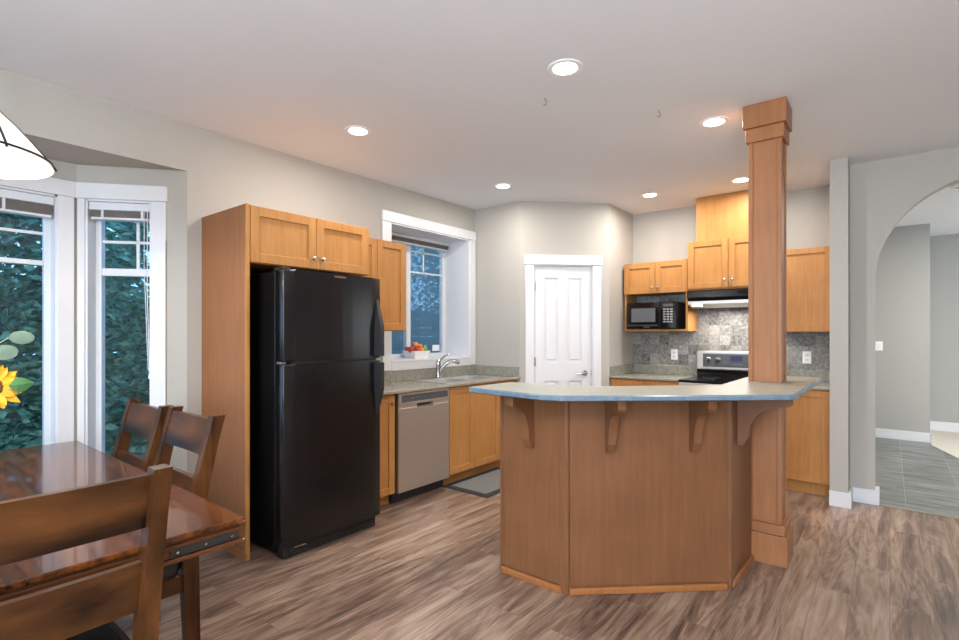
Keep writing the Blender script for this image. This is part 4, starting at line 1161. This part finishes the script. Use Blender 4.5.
# ------------------------------------------------------------------ flowers in a vase on the table
vx, vy, vz = -2.62, 0.27, 0.76
r = empty('vase', (vx, vy, vz), 'white ceramic vase holding a sunflower in the middle of the dining table', 'vase')
MB().lathe([(0.0, 0.002), (0.05, 0.0), (0.075, 0.05), (0.07, 0.12), (0.04, 0.18), (0.045, 0.20), (0.040, 0.20), (0.034, 0.18), (0.06, 0.12), (0.0, 0.02)], (vx, vy, vz), n=28).build('vessel', 'vase', r, smooth=0.8)
toC = Vector((0, 0, EYE))
def sunflower(c, face, rad, label):
    c = Vector(c); ax = Vector(face).normalized()
    r = empty('sunflower', c, label, 'flower')
    a = ax.cross(Vector((0, 0, 1))).normalized(); b = ax.cross(a)
    MB().lathe([(0.0, 0.014), (rad*0.2, 0.012), (rad*0.38, 0.004), (rad*0.36, -0.012), (0, -0.016)], c, ax, 20).build('seed_head', 'seed', r, smooth=0.8)
    m = MB()
    for ring, (cnt, l0, tilt) in enumerate(((15, 1.0, 0.15), (13, 0.82, 0.4))):
        for k in range(cnt):
            t = 2*PI*(k+0.5*ring)/cnt+random.uniform(-.1, .1)
            d = a*math.cos(t)+b*math.sin(t); s = ax.cross(d)
            L = rad*l0*random.uniform(0.88, 1.08); w = rad*0.145
            i0 = rad*0.3
            st = []
            for q, ww in ((0, 0.5), (0.35, 1.0), (0.7, 0.8), (1.0, 0.06)):
                p = c+d*(i0+(L-i0)*q)+ax*(tilt*0.25*rad*math.sin(q*2.2))
                st.append((p-s*w*ww+ax*0.003, p+ax*-0.002, p+s*w*ww+ax*0.003))
            V = [[m.bm.verts.new(x) for x in row] for row in st]
            for i in range(3):
                for j in range(2): m.bm.faces.new((V[i][j], V[i][j+1], V[i+1][j+1], V[i+1][j]))
    m.build('petals', 'petal', r, smooth=1.0)
    MB().tube([c-ax*0.012, c-ax*0.05+Vector((0, 0, -0.06)), (c+Vector((vx, vy, vz+0.18)))/2+Vector((0, 0, -0.02)), (vx, vy, vz+0.12)], 0.004, 8).build('stem', 'stem', r)
    for (o, dd, L) in ((c-a*0.05+ax*0.02, (a*-1-b*0.1).normalized(), rad*0.72), (c-ax*0.03, (a+b*0.4).normalized(), rad*1.2)):
        lf = MB()
        sd = ax.cross(dd)
        st = []
        for q, ww in ((0, 0.1), (0.3, 1), (0.65, 0.75), (1, 0.04)):
            p = o+dd*L*q
            st.append((p-sd*0.03*ww, p+ax*0.006, p+sd*0.03*ww))
        V = [[lf.bm.verts.new(x) for x in row] for row in st]
        for i in range(3):
            for j in range(2): lf.bm.faces.new((V[i][j], V[i][j+1], V[i+1][j+1], V[i+1][j]))
        lf.build('leaf', 'leaf', r)
    return r
SUN1 = (-2.51, 0.328, 1.166)
sunflower(SUN1, (2.2, -0.1, 0.35), 0.098, 'yellow sunflower in the table vase, in front of the wide bay window')
# eucalyptus sprig
r = empty('eucalyptus_sprig', (vx, vy, vz+0.12), 'grey green round leaved sprig above the sunflower', 'foliage')
def sprig(pts, leaves, par):
    MB().tube(pts, 0.0025, 6).build('stem', 'stem', par)
    for (c, rx, rz, dirn) in leaves:
        c = Vector(c); m = MB()
        d = Vector(dirn).normalized(); n = Vector((0.75, -0.5, 0.25)).normalized(); n = (n-d*n.dot(d)).normalized(); s = d.cross(n)
        cen = m.bm.verts.new(c+n*0.004)
        ring = [m.bm.verts.new(c+d*rx*math.cos(2*PI*k/14)+s*rz*math.sin(2*PI*k/14)) for k in range(14)]
        for k in range(14): m.bm.faces.new((cen, ring[k], ring[(k+1) % 14]))
        m.build('leaf', 'euca', par, smooth=1.0)
sprig([(vx, vy, vz+0.14), (-2.58, 0.29, 1.10), (-2.56, 0.33, 1.30), (-2.54, 0.385, 1.345)],
      [((-2.535, 0.42, 1.345), 0.036, 0.026, (0.2, 1, -0.05)), ((-2.55, 0.375, 1.29), 0.038, 0.03, (0.1, 1, 0.15)), ((-2.57, 0.32, 1.265), 0.03, 0.028, (0.1, 1, 0.6)), ((-2.60, 0.26, 1.33), 0.034, 0.027, (0.1, -1, 0.3)), ((-2.60, 0.28, 1.42), 0.034, 0.026, (0.1, -0.6, 1))], r)

# ------------------------------------------------------------------ garden outside
struct('ground', MB().box(-14, -4.2, -8, 12, -0.5, -0.30), 'soil')
def conifer(name, c, rad, hgt, n, mat, label):
    r = empty(name, (c[0], c[1], -0.3), label, 'tree', 'evergreen trees outside the windows')
    MB().tube([(c[0], c[1], -0.3), (c[0], c[1], hgt*0.9)], [0.09, 0.02], 8).build('trunk', 'bark', r)
    m = MB()
    for k in range(n):
        z = random.uniform(-0.3, hgt)
        rr = rad*(1.0 if z < hgt*0.55 else max(0.12, 1-(z-hgt*0.55)/(hgt*0.5)))
        a = random.uniform(0, 2*PI)
        q = rr*math.sqrt(random.uniform(0.25, 1))
        p = Vector((c[0]+q*math.cos(a)*0.8, c[1]+q*math.sin(a), z))
        d = Vector((math.cos(a)+random.uniform(-.6, .6), math.sin(a)+random.uniform(-.6, .6), random.uniform(-.5, .8))).normalized()
        L = random.uniform(0.06, 0.15); w = random.uniform(0.016, 0.035)
        s = d.cross(Vector((random.uniform(-1, 1), random.uniform(-1, 1), random.uniform(-1, 1)))).normalized()
        t = d.cross(s)
        v = [m.bm.verts.new(x) for x in (p, p+d*L*0.5+s*w, p+d*L+t*0.01, p+d*L*0.5-s*w)]
        m.bm.faces.new(v)
    m.build('foliage', mat, r)
conifer('conifer', (-5.6, 0.5, 0), 0.7, 3.6, 9000, 'foliage', 'dense green conifer outside the wide bay window')
conifer('conifer', (-5.6, 2.2, 0), 0.7, 3.8, 9000, 'foliage2', 'dense green conifer outside the narrow angled bay window')
conifer('conifer', (-7.1, 1.4, 0), 0.85, 4.2, 9000, 'foliage', 'taller conifer filling the gap behind the two nearer conifers')
conifer('conifer', (-6.7, 6.3, 0), 1.0, 3.9, 9000, 'foliage', 'dark conifer outside the kitchen window')
r = empty('garden_fence', (-8.3, 2.0, -0.3), 'brown horizontal board fence behind the conifers', 'fence')
for y in (-2.5, 0.0, 2.5, 5.0, 7.5, 10.0): MB().box(-8.35, -8.25, y-0.05, y+0.05, -0.3, 1.9).build('post', 'fence', r)
m = MB()
for k in range(11): m.box(-8.25, -8.22, -2.6, 10.6, -0.25+k*0.195, -0.07+k*0.195)
m.build('boards', 'fence', r)
